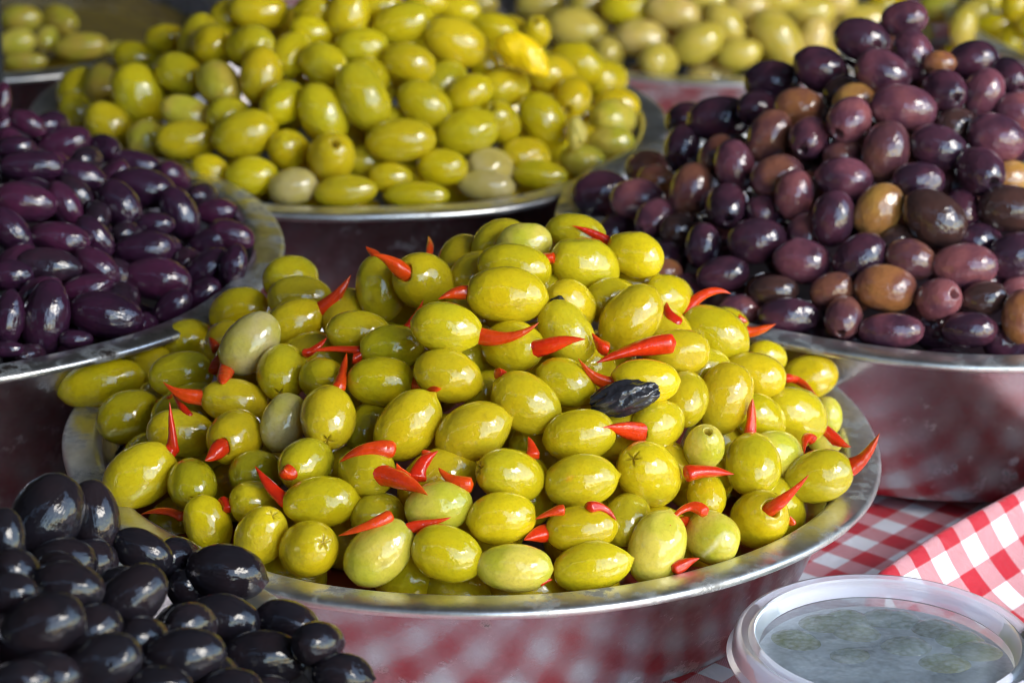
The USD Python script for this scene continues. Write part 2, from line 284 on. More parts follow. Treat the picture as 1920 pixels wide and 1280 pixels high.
def make_bowl(key):
    B = BOWLS[key]; R, zr = B['R'], B['z']; rb = R * 0.80
    t = thing('steel_bowl', (*B['c'], 0), label=BOWL_LABEL[key], category='bowl', group='steel bowls of olives on the gingham cloth')
    seed = sum(map(ord, key)) % 97
    def wob(v):
        a = np.arctan2(v[..., 1], v[..., 0]); k = ss(0.01, zr, v[..., 2])
        d = 0.0007 * np.sin(2 * a + seed) + 0.0004 * np.sin(5 * a + 2 * seed) + 0.0003 * np.sin(11 * a + seed)
        v = v.copy(); s = 1 + k * d / R; v[..., :2] *= s[..., None]; v[..., 2] += k * (0.0006 * np.sin(3 * a + seed) + 0.0003 * np.sin(9 * a + 3 * seed)); return v
    r1 = R - LIP
    out = [(0.0005, .0045), (rb - .016, .0045), (rb - .009, .0052), (rb - .004, .0065), (rb, .009)]
    hs = np.linspace(0.009, zr - .004, 14)[1:]
    out += [(rb + (r1 - rb) * ((h - .009) / (zr - .013)) ** 0.9, h) for h in hs]
    inn = [(r - .0012, z + .0006) for r, z in out][::-1]
    inn[-1] = (0.0005, .0057)
    obj('basin', lathe(out + inn, 160, wob), 'bowl_wall', t.GetPath(), smooth=40)
    rim = [(r1 - .0016, zr - .0042), (r1 - .0010, zr - .0022), (r1 + .0004, zr - .0008), (r1 + .0022, zr - .0001), (R - .006, zr), (R - .0018, zr - .0005),
           (R - .0005, zr - .0010), (R, zr - .0022), (R - .0004, zr - .0036), (R - .0016, zr - .0042), (R - .0030, zr - .0038), (R - .0034, zr - .0026),
           (R - .006, zr - .0016), (r1 + .0028, zr - .0017), (r1 + .0012, zr - .0026), (r1 + .0004, zr - .0036), (r1 + .0002, zr - .0046)]
    obj('rim', lathe(rim, 200, wob), 'stained_rim' if key == 'left' else 'bowl_rim', t.GetPath(), smooth=50)
    return t
for k in BOWLS: make_bowl(k)
def liquid(key, mat, label, below):
    B = BOWLS[key]; r = B['R'] - LIP - .003 - below * 0.25
    a = np.linspace(0, 2 * np.pi, 96, endpoint=False); v = [(0, 0, 0)] + [(r * math.cos(x), r * math.sin(x), 0) for x in a] + [(0.95 * r * math.cos(x), 0.95 * r * math.sin(x), -.004) for x in a] + [(0, 0, -.004)]
    n = 96; f = []
    for i in range(n):
        j = (i + 1) % n; f += [(0, 1 + i, 1 + j), (1 + i, 1 + n + i, 1 + n + j), (1 + i, 1 + n + j, 1 + j), (1 + 2 * n, 1 + n + j, 1 + n + i)]
    obj('brine', (np.array(v, float), np.array(f)), mat, smooth=30, loc=(*B['c'], B['z'] - below), label=label, category='brine', kind='stuff')
liquid('front', 'red_brine', 'reddish brine between the chilli-stuffed olives', .015)
liquid('brined', 'yellow_brine', 'yellowish brine in the bowl beside the black post', .018)
liquid('back', 'olive_brine', 'brine in the gaps of the green heap behind', .020)
liquid('beige', 'olive_brine', 'brine in the gaps of the beige heap', .016)
liquid('left', 'dark_brine', 'dark brine under the wrinkled purple olives', .020)
liquid('corner', 'dark_brine', 'dark brine under the shiny black olives', .020)
liquid('right', 'dark_brine', 'dark brine under the plum and brown olives', .016)

# ------------------------------------------------------------------ one olive
def olive_mesh(L, R, kind, seed, segs=40, rings=30, rough=0.02, ridges=0.0, egg=0.05):
    """lathe about z, long axis z, its marked end (nub n, star cut s, hole h, stuffed c) at +z."""
    rng = np.random.RandomState(seed)
    s = np.linspace(0, 1, rings); t = np.pi * s ** (1.5 if kind in 'sch' else 1.2); t[0] = 1e-3; t[-1] = np.pi - 1e-3
    t = t[:, None]; a = np.arange(segs)[None, :] * 2 * np.pi / segs + 0 * t
    fat = rng.uniform(0.90, 1.0)
    r = R * np.sin(t) ** fat; z = L * np.cos(t); e = rng.uniform(-egg, egg); r = r * (1 + e * np.cos(t)) + 0 * a; z = z + 0 * a
    q = r / R
    brown = np.zeros_like(q); top = (t < 1.3)
    if kind == 'n':
        z = z + top * R * (0.09 * np.exp(-(q / 0.10) ** 2) + 0.03 * np.exp(-(q / 0.24) ** 2)); brown += 0.25 * top * np.exp(-(q / 0.12) ** 2)
    elif kind == 's':
        p0 = rng.uniform(0, 6.28); arms = rng.choice([4, 5])
        w = np.full_like(q, 9.0)
        for k in range(arms):
            d = a - (p0 + k * 2 * np.pi / arms + rng.uniform(-.25, .25)); dd = np.where(np.cos(d) > 0, np.abs(q * np.sin(d)), q); w = np.minimum(w, dd)
        g = np.exp(-(w / 0.035) ** 2) * (1 - ss(0.16, 0.36, q)) * top
        z = z - R * 0.09 * g - top * R * 0.06 * np.exp(-(q / 0.20) ** 2); brown += 0.55 * g
    elif kind in 'hc':
        rh = rng.uniform(0.24, 0.30) if kind == 'c' else rng.uniform(0.15, 0.22)
        k = top * (1 - ss(rh * 0.55, rh * 1.15, q * (1 + 0.10 * np.sin(3 * a + seed))))
        z = z - R * (0.75 if kind == 'c' else 0.42) * k; brown += 0.75 * top * (1 - ss(rh * 0.7, rh * 1.25, q)) + 0.25 * top * np.exp(-((q - rh * 1.3) / 0.1) ** 2)
    bot = t > 2.0
    z = z + bot * R * (0.05 if rng.rand() < .5 else -0.05) * np.exp(-(q / 0.14) ** 2); brown += 0.4 * bot * np.exp(-(q / 0.10) ** 2)
    v = np.stack([r * np.cos(a), r * np.sin(a), z], -1)
    n = meshkit.noise(v / R * 1.1 + seed * 7.13, seed) - 0.5; n2 = meshkit.noise(v / R * 2.6 + seed * 3.7, seed + 1) - 0.5
    f = 1 + rough * (2.2 * n + 0.8 * n2)
    if ridges:
        lon = meshkit.noise(np.stack([np.cos(a) * 4 + seed, np.sin(a) * 4, z / L * 0.9], -1), seed + 9) - 0.5
        f = f + ridges * lon * np.sin(t) ** 0.5
    v = v * f[..., None]
    # a side flattened a little where it lay against another
    d = rng.normal(size=3); d[2] *= 0.3; d /= np.linalg.norm(d); h = v @ d; lim = R * rng.uniform(0.90, 1.0)
    v = v - np.where(h > lim, (h - lim) * 0.6, 0)[..., None] * d
    i = np.arange(rings - 1)[:, None] * segs; j = np.arange(segs)[None]; jn = (j + 1) % segs
    A, Bq, C, D = i + j, i + jn, i + segs + jn, i + segs + j
    fc = np.concatenate([np.stack([A, D, C], -1).reshape(-1, 3), np.stack([A, C, Bq], -1).reshape(-1, 3)])
    return v.reshape(-1, 3), fc, np.clip(brown, 0, 1).ravel()
TONES = {   # skin colour, second colour of its mottling, amount
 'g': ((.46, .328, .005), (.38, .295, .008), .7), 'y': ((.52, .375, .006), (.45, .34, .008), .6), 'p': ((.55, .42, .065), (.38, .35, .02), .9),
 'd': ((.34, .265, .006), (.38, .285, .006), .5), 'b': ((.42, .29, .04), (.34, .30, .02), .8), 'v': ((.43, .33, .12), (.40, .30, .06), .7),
 'w': ((.42, .345, .06), (.46, .36, .15), .9),
 'e': ((.48, .35, .06), (.40, .31, .03), .7), 'E': ((.54, .37, .11), (.44, .33, .05), .7),
 'DP': ((.022, .009, .016), (.060, .017, .028), .9), 'PL': ((.125, .038, .052), (.030, .011, .020), .95), 'RP': ((.205, .064, .066), (.075, .024, .038), .95),
 'BR': ((.17, .060, .036), (.07, .024, .032), .95), 'OR': ((.26, .10, .034), (.14, .045, .036), .85), 'TN': ((.42, .21, .045), (.27, .11, .038), .8), 'BK': ((.030, .014, .012), (.05, .02, .016), .6),
 'KP': ((.024, .006, .016), (.013, .005, .011), .8), 'KR': ((.042, .008, .022), (.024, .007, .015), .8), 'KB': ((.014, .007, .011), (.03, .008, .015), .6),
 'bl': ((.006, .005, .0065), (.012, .007, .008), .6),
}
TONE_WORD = {'g': 'green', 'y': 'yellow-green', 'p': 'pale green', 'd': 'dark green', 'b': 'brownish-green', 'v': 'beige', 'w': 'beige', 'e': 'olive-beige', 'E': 'beige', 'DP': 'dark purple', 'PL': 'plum',
             'RP': 'reddish plum', 'BR': 'brown', 'OR': 'orange-brown', 'TN': 'golden tan', 'BK': 'blackish brown', 'KP': 'dark purple', 'KR': 'red-purple', 'KB': 'black', 'bl': 'black'}
def tint_of(v, tone, brown, seed, R, brown_col=(.13, .075, .012)):
    a, b, m = TONES[tone]; rng = np.random.RandomState(seed + 5)
    n = ss(0.35, 0.7, meshkit.fbm(v / R * 0.9 + seed * 1.7, 3, seed + 3))[:, None] * m
    c = np.array(a) * (1 - n) + np.array(b) * n; c = c * rng.uniform(0.88, 1.10)
    if tone in 'gyd' : c = c * np.array([rng.uniform(.93, 1.06), 1, rng.uniform(.8, 1.5)])
    if tone in 'gydpwveEb':      # bruises and specks of the skin
        for _ in range(rng.randint(0, 5)):
            dn = rng.normal(size=3); dn /= np.linalg.norm(dn); q = np.linalg.norm(v / (np.linalg.norm(v, axis=1, keepdims=True) + 1e-9) - dn, axis=1)
            brown = np.maximum(brown, rng.uniform(.15, .6) * np.exp(-(q / rng.uniform(.05, .16)) ** 2))
    return c * (1 - brown[:, None]) + np.array(brown_col) * brown[:, None]
MARKS = {(958, 1063): [('speck', .62, .05, .66, .05, .07, (.62, .22, .02), .9)], (1089, 902): [('speck', -.45, .15, -.40, .15, .08, (.62, .24, .01), .8)],
 (243, 781): [('crease', -.45, -.50, .45, -.42, .05, (.62, .55, .16), .8)], (268, 885): [('crease', -.1, -.62, .65, -.30, .045, (.62, .55, .12), .7)], (1335, 1007): [('streak', -.35, -.55, .35, .2, .06, (.70, .62, .35), .8)]}
def put_olive(base, o, mat, label, group, category='olive', stuffed=None, segs=40, rings=30, **shape):
    v, f, br = olive_mesh(o['L'], o['R'], o['kind'], o['seed'], segs, rings, **shape)
    w = o['d']; x = np.cross(w, [0.3, 0.5, 0.81]); x /= np.linalg.norm(x); y = np.cross(w, x)
    dark = o['tone'] not in 'gypdbvweE'
    tint = tint_of(v, o['tone'], br * (0.9 if not dark else 0.5), o['seed'], o['R'], (.13, .075, .012) if not dark else (.02, .01, .01))
    P = v @ np.array([x, y, w])
    if 'row' in o and (o['px'], o['py']) in MARKS:      # specks, creases and streaks the photograph shows on single olives
        U = P / (np.linalg.norm(P, axis=1, keepdims=True) + 1e-9); r_, u_ = U @ CR, U @ CU; fr = (U @ CF) < 0.1
        for kind, x0, y0, x1, y1, wd, cl, am in MARKS[(o['px'], o['py'])]:
            ex, ey = x1 - x0, y1 - y0; tt = np.clip(((r_ - x0) * ex + (u_ - y0) * ey) / (ex * ex + ey * ey + 1e-9), 0, 1)
            m_ = am * np.exp(-(np.hypot(r_ - x0 - tt * ex, u_ - y0 - tt * ey) / wd) ** 2) * fr
            tint = tint * (1 - m_[:, None]) + np.array(cl) * m_[:, None]
    path = name_of(base)
    if stuffed is None:
        g = usdkit.mesh(stage, path, (P, f), look(mat), True); m = g
        tag(g.GetPrim(), label=label, category=category, group=group)
    else:
        g = UsdGeom.Xform.Define(stage, path); tag(g.GetPrim(), label=label, category=category, group=group)
        m = usdkit.mesh(stage, path + '/flesh', (P, f), look(mat), True)
    g.AddTranslateOp().Set(Gf.Vec3d(*map(float, o['c'])))
    pv = UsdGeom.PrimvarsAPI(m)
    pv.CreatePrimvar('tint', T.Color3fArray, 'vertex').Set(Vt.Vec3fArray.FromNumpy(tint.astype(np.float32)))
    pv.CreatePrimvar('grain', T.Vector3fArray, 'vertex').Set(Vt.Vec3fArray.FromNumpy((v + (o['seed'] % 89) * 0.37).astype(np.float32)))
    if stuffed is not None:
        pepper(path + '/pepper', *stuffed, off=o['c'], seed=o['seed'])
    return g
def pepper(path, pts, w, off=(0, 0, 0), seed=1, blunt=False, **tags):
    """a curved red chilli through control points (quadratic chain), half width w at its thick end, pointed at the other."""
    rng = np.random.RandomState(seed + 71); off = np.asarray(off, float)
    n = 22; s = np.linspace(0, 1, n)[:, None]; P = np.asarray(pts, float)
    if len(P) == 2: C = P[0] * (1 - s) + P[1] * s
    elif len(P) == 3: C = (1 - s) ** 2 * P[0] + 2 * s * (1 - s) * P[1] + s ** 2 * P[2]
    else: C = (1 - s) ** 3 * P[0] + 3 * s * (1 - s) ** 2 * P[1] + 3 * s * s * (1 - s) * P[2] + s ** 3 * P[3]
    tn = np.gradient(C, axis=0); tn /= np.linalg.norm(tn, axis=1, keepdims=True)
    x = np.cross(tn, [0.21, 0.35, 0.91]); x /= np.linalg.norm(x, axis=1, keepdims=True); y = np.cross(tn, x)
    k = s[:, 0]; rad = w * (1 - k ** 1.8) ** 0.85 * (1 + 0.07 * np.sin(k * 9 + seed)) + w * 0.05 * (1 - k ** 6)
    if blunt: rad = rad * np.sqrt(np.clip(k / 0.06, 0.02, 1))
    rad[-1] = w * 0.02
    a = np.arange(18)[None] * 2 * np.pi / 18
    rr = rad[:, None] * (1 - 0.14 * np.exp(-((np.cos(a - seed)[:] - 1) / .12) ** 2) + 0.06 * np.sin(3 * a + seed) + 0.04 * np.sin(2 * a + 5 * s + seed))
    flat = rng.uniform(0.78, 1.0)
    v = C[:, None] + rr[..., None] * (np.cos(a)[..., None] * x[:, None] + flat * np.sin(a)[..., None] * y[:, None])
    i = np.arange(n - 1)[:, None] * 18; j = np.arange(18)[None]; jn = (j + 1) % 18
    f = np.concatenate([np.stack([i + j, i + jn, i + 18 + jn], -1).reshape(-1, 3), np.stack([i + j, i + 18 + jn, i + 18 + j], -1).reshape(-1, 3)])
    v = v.reshape(-1, 3); V = np.vstack([v, C[:1], C[-1:]]); e = n * 18
    f = np.vstack([f, [(e, (q + 1) % 18, q) for q in range(18)], [(e + 1, (n - 1) * 18 + q, (n - 1) * 18 + (q + 1) % 18) for q in range(18)]])
    m = usdkit.mesh(stage, path, (V - off, f), look('pepper_skin'), True)
    col = np.array([.62, .026, .004]) * rng.uniform(.72, 1.08); col[1] *= rng.uniform(.7, 1.9)
    nn = meshkit.fbm(V * 160 + seed, 3, seed)[:, None]
    tint = col * (0.75 + 0.5 * nn)
    pv = UsdGeom.PrimvarsAPI(m)
    pv.CreatePrimvar('tint', T.Color3fArray, 'vertex').Set(Vt.Vec3fArray.FromNumpy(tint.astype(np.float32)))
    pv.CreatePrimvar('grain', T.Vector3fArray, 'vertex').Set(Vt.Vec3fArray.FromNumpy((V - off).astype(np.float32)))
    if tags: tag(m.GetPrim(), **tags)
    return m

# ------------------------------------------------------------------ where the olives lie
def mound(key, x, y):
    B = BOWLS[key]; rr = B['R'] - LIP - .012
    dx, dy = x - B['c'][0], y - B['c'][1]; rho = np.hypot(dx, dy) / rr
    k = 1 - np.clip(rho, 0, 1); rho2 = np.hypot(dx - B['pk'][0] * k, dy - B['pk'][1] * k) / rr
    return B['z'] + B['e'] + B['h'] * (1 - np.clip(rho2, 0, 1.25) ** B['p'])
def on_mound(key, px, py):
    d = ray(px, py); ts = np.linspace(0.55, 2.2, 1200); P = CAM + ts[:, None] * d
    B = BOWLS[key]; g = P[:, 2] - mound(key, P[:, 0], P[:, 1])
    inside = np.hypot(P[:, 0] - B['c'][0], P[:, 1] - B['c'][1]) < B['R'] - LIP - .004
    hit = np.where((g < 0) & inside)[0]
    if len(hit): return ts[hit[0]], 0.0
    g2 = np.where(inside, g, 9); i = int(np.argmin(g2)); 
    if g2[i] > 8: i = int(np.argmin(np.hypot(P[:, 0] - B['c'][0], P[:, 1] - B['c'][1]) + np.abs(P[:, 2] - B['z'])))
    return ts[i], float(g2[i])
def wall_r(key, z):
    B = BOWLS[key]; rb = B['R'] * .80; r1 = B['R'] - LIP - .0025
    return rb + (r1 - rb) * min(max((z - .009) / (B['z'] - .013), 0), 1) ** 0.9
def reach(o, n): return math.sqrt(o['R'] ** 2 + (o['L'] ** 2 - o['R'] ** 2) * float(o['d'] @ n) ** 2)
NEARER = {(949, 553): .016, (1012, 540): -.012, (970, 508): -.004, (1324, 930): -.006, (838, 616): .022, (1208, 716): .012, (1104, 688): -.015, (1186, 484): .014, (1262, 868): -.003, (350, 647): .020, (273, 685): .012, (449, 584): .022, (548, 530): .020, (340, 702): .010, (471, 646): .022}
DEEP = {'front': 46, 'back': 39, 'right': 37, 'left': 26, 'corner': 44, 'beige': 34}
def read(key, rows, aspect):
    out = []
    for k, row in enumerate(rows):
        px, py, a, b, ang, kind, tilt, tone = row[:8]
        t, miss = on_mound(key, px, py); t = t - NEARER.get((px, py), 0.0)
        if kind == 'o' and tilt == -1 and b < DEEP.get(key, 0):      # only a piece of it shows: a full-sized olive lying deeper
            t += .009; a, b = max(a, DEEP[key] * 1.15), DEEP[key]
        R = b * t / FPX; L = R * aspect
        q = (a * a - b * b) / (b * b * (aspect ** 2 - 1)) if a > b else 0
        if q >= 1: th = 0.0; L = R * a / b
        else: th = math.acos(math.sqrt(q))
        v = -ray(px, py); r = CR - (CR @ v) * v; r /= np.linalg.norm(r); u = np.cross(v, r)
        al = math.radians(ang); th = th * tilt
        d = math.cos(th) * (math.cos(al) * r + math.sin(al) * u) + math.sin(th) * v
        out.append(dict(c=CAM + t * ray(px, py), d=d, R=R, L=L, kind=kind, tone=tone, seed=(sum(map(ord, key)) * 31 + k * 17) % 9973, px=px, py=py, row=row, key=key, miss=miss, t0=t))
    return out
def settle(os_, iters=160, soft=0.90):
    """push touching olives apart, mostly along the line of sight so that each keeps its place in the pile as seen."""
    n = len(os_); C = np.array([o['c'] for o in os_]); D = np.array([o['d'] for o in os_]); R = np.array([o['R'] for o in os_]); L = np.array([o['L'] for o in os_]); C0 = C.copy()
    V = np.array([ray(o['px'], o['py']) for o in os_])
    I, J = np.triu_indices(n, 1)
    near = np.linalg.norm(C[I] - C[J], axis=1) < 0.09; I, J = I[near], J[near]
    for it in range(iters):
        d = C[I] - C[J]; l = np.linalg.norm(d, axis=1) + 1e-9; nn = d / l[:, None]
        hi = np.sqrt(R[I] ** 2 + (L[I] ** 2 - R[I] ** 2) * (D[I] * nn).sum(1) ** 2); hj = np.sqrt(R[J] ** 2 + (L[J] ** 2 - R[J] ** 2) * (D[J] * nn).sum(1) ** 2)
        ov = np.clip(soft * (hi + hj) - l, 0, None)
        p = nn * (ov * 0.25)[:, None]; m = np.zeros_like(C); np.add.at(m, I, p); np.add.at(m, J, -p)
        al = (m * V).sum(1, keepdims=True) * V; C = C + 1.6 * al + 0.22 * (m - al)
        off = C - C0; al = (off * V).sum(1, keepdims=True) * V; la = off - al
        ln = np.linalg.norm(la, axis=1, keepdims=True); la = la * np.minimum(1, 0.0018 / np.maximum(ln, 1e-9))
        C = C0 + al * 0.985 + la
    for o, c in zip(os_, C):
        B = BOWLS[o['key']]; q = c[:2] - B['c']; h = float(np.linalg.norm(q)); lim = wall_r(o['key'], c[2]) - o['R'] * 1.0
        if c[2] < B['z'] + o['R'] * .6 and h > lim and np.hypot(*(o['c'][:2] - B['c'])) < B['R'] + .01:
            v = ray(o['px'], o['py'])         # slide along the line of sight until clear of the steel
            ts = np.linspace(-.05, .05, 201)
            ok = [t for t in ts if np.hypot(*((c + t * v)[:2] - B['c'])) <= wall_r(o['key'], (c + t * v)[2]) - o['R'] * .95 or (c + t * v)[2] > B['z'] + o['R'] * .7]
            if ok: c = c + min(ok, key=abs) * v
        o['c'] = c
def fill(key, os_, R, aspect, tones, layers, tries=2600, seed=3, sink=0.85):
    """olives underneath and behind the ones that were placed one by one."""
    B = BOWLS[key]; rng = np.random.RandomState(seed); new = []; rr = B['R'] - LIP - R * 1.05
    P = [o['c'] for o in os_]; RR = [o['R'] for o in os_]
    xs = np.arange(-400, 2400, 6.0); sky = np.full(len(xs), 1e9)
    for o in os_:
        a_, b_ = (o['row'][2], o['row'][3]); rx = a_ if abs(math.cos(math.radians(o['row'][4]))) > .7 else b_; ry = b_ if rx == a_ else a_
        w_ = np.abs(xs - o['pp'][0]) < rx * .95
        sky[w_] = np.minimum(sky[w_], o['pp'][1] - ry * np.sqrt(1 - ((xs[w_] - o['pp'][0]) / rx) ** 2))
    for layer in range(layers):
        for _ in range(tries):
            q = rng.uniform(-rr, rr, 2)
            if np.hypot(*q) > rr: continue
            x, y = B['c'] + q; z = mound(key, x, y) - R * (sink + 1.45 * layer) * rng.uniform(0.75, 1.25)
            if z < B['z'] - .03: continue
            c = np.array([x, y, z]); r = R * rng.uniform(.95, 1.1)
            if np.hypot(*q) + r * aspect * 0.95 > wall_r(key, z): continue
            dist = np.linalg.norm(np.asarray(P) - c, axis=1); need = 0.93 * (np.asarray(RR) + r)
            if (dist < need).any(): continue
            # never in front of an olive that the photograph shows
            pp = project(c)
            rp = FPX * r / pp[2]; front = False
            if any(np.interp(pp[0] + k * rp, xs, sky) > pp[1] - rp * (1.05 if k == 0 else .75) for k in (-.95, -.5, 0, .5, .95)) and -60 < pp[0] < 1980 and pp[1] > -40: continue
            for o in os_:
                if abs(o['pp'][0] - pp[0]) < 75 and abs(o['pp'][1] - pp[1]) < 75 and pp[2] < o['pp'][2] - 0.001:
                    if np.hypot(o['pp'][0] - pp[0], o['pp'][1] - pp[1]) < 0.95 * FPX * (o['R'] + r) / pp[2]: front = True; break
            if front: continue
            d = rng.normal(size=3); d[2] *= .5; d /= np.linalg.norm(d)
            new.append(dict(c=c, d=d, R=r, L=r * aspect, kind='o', tone=tones[rng.randint(len(tones))], seed=int(rng.randint(9000)), key=key, filler=True)); P.append(c); RR.append(r)
    return new
def seen(os_all, cams, need=14):
    """how many of the pixels of a coarse picture each olive covers from any of the viewpoints (the rest is hidden and left out)."""
    W, H, s = 480, 320, 0.25; best = np.zeros(len(os_all), int)
    for shift in cams:
        zb = np.full((H + 80, W + 80), 1e9); ib = np.full((H + 80, W + 80), -1, int)
        for k, o in enumerate(os_all):
            q = project(o['c'] - shift); r = FPX * math.sqrt(o['R'] * o['L']) / q[2] * s
            x, y = q[0] * s + 40, q[1] * s + 40
            x0, x1, y0, y1 = int(max(0, x - r)), int(min(W + 79, x + r + 1)), int(max(0, y - r)), int(min(H + 79, y + r + 1))
            if x1 <= x0 or y1 <= y0: continue
            yy, xx = np.mgrid[y0:y1 + 1, x0:x1 + 1]; h = r * r - (xx - x) ** 2 - (yy - y) ** 2
            z = q[2] - np.sqrt(np.clip(h, 0, None)) / s * q[2] / FPX; z = np.where(h > 0, z, 1e9)
            sub = zb[y0:y1 + 1, x0:x1 + 1]; w = z < sub; sub[w] = z[w]; ib[y0:y1 + 1, x0:x1 + 1][w] = k
        if np.allclose(shift, 0): view = np.bincount(ib[40:-40, 40:-40][ib[40:-40, 40:-40] >= 0], minlength=len(os_all))
        best = np.maximum(best, np.bincount(ib[ib >= 0], minlength=len(os_all)))
    return best, view

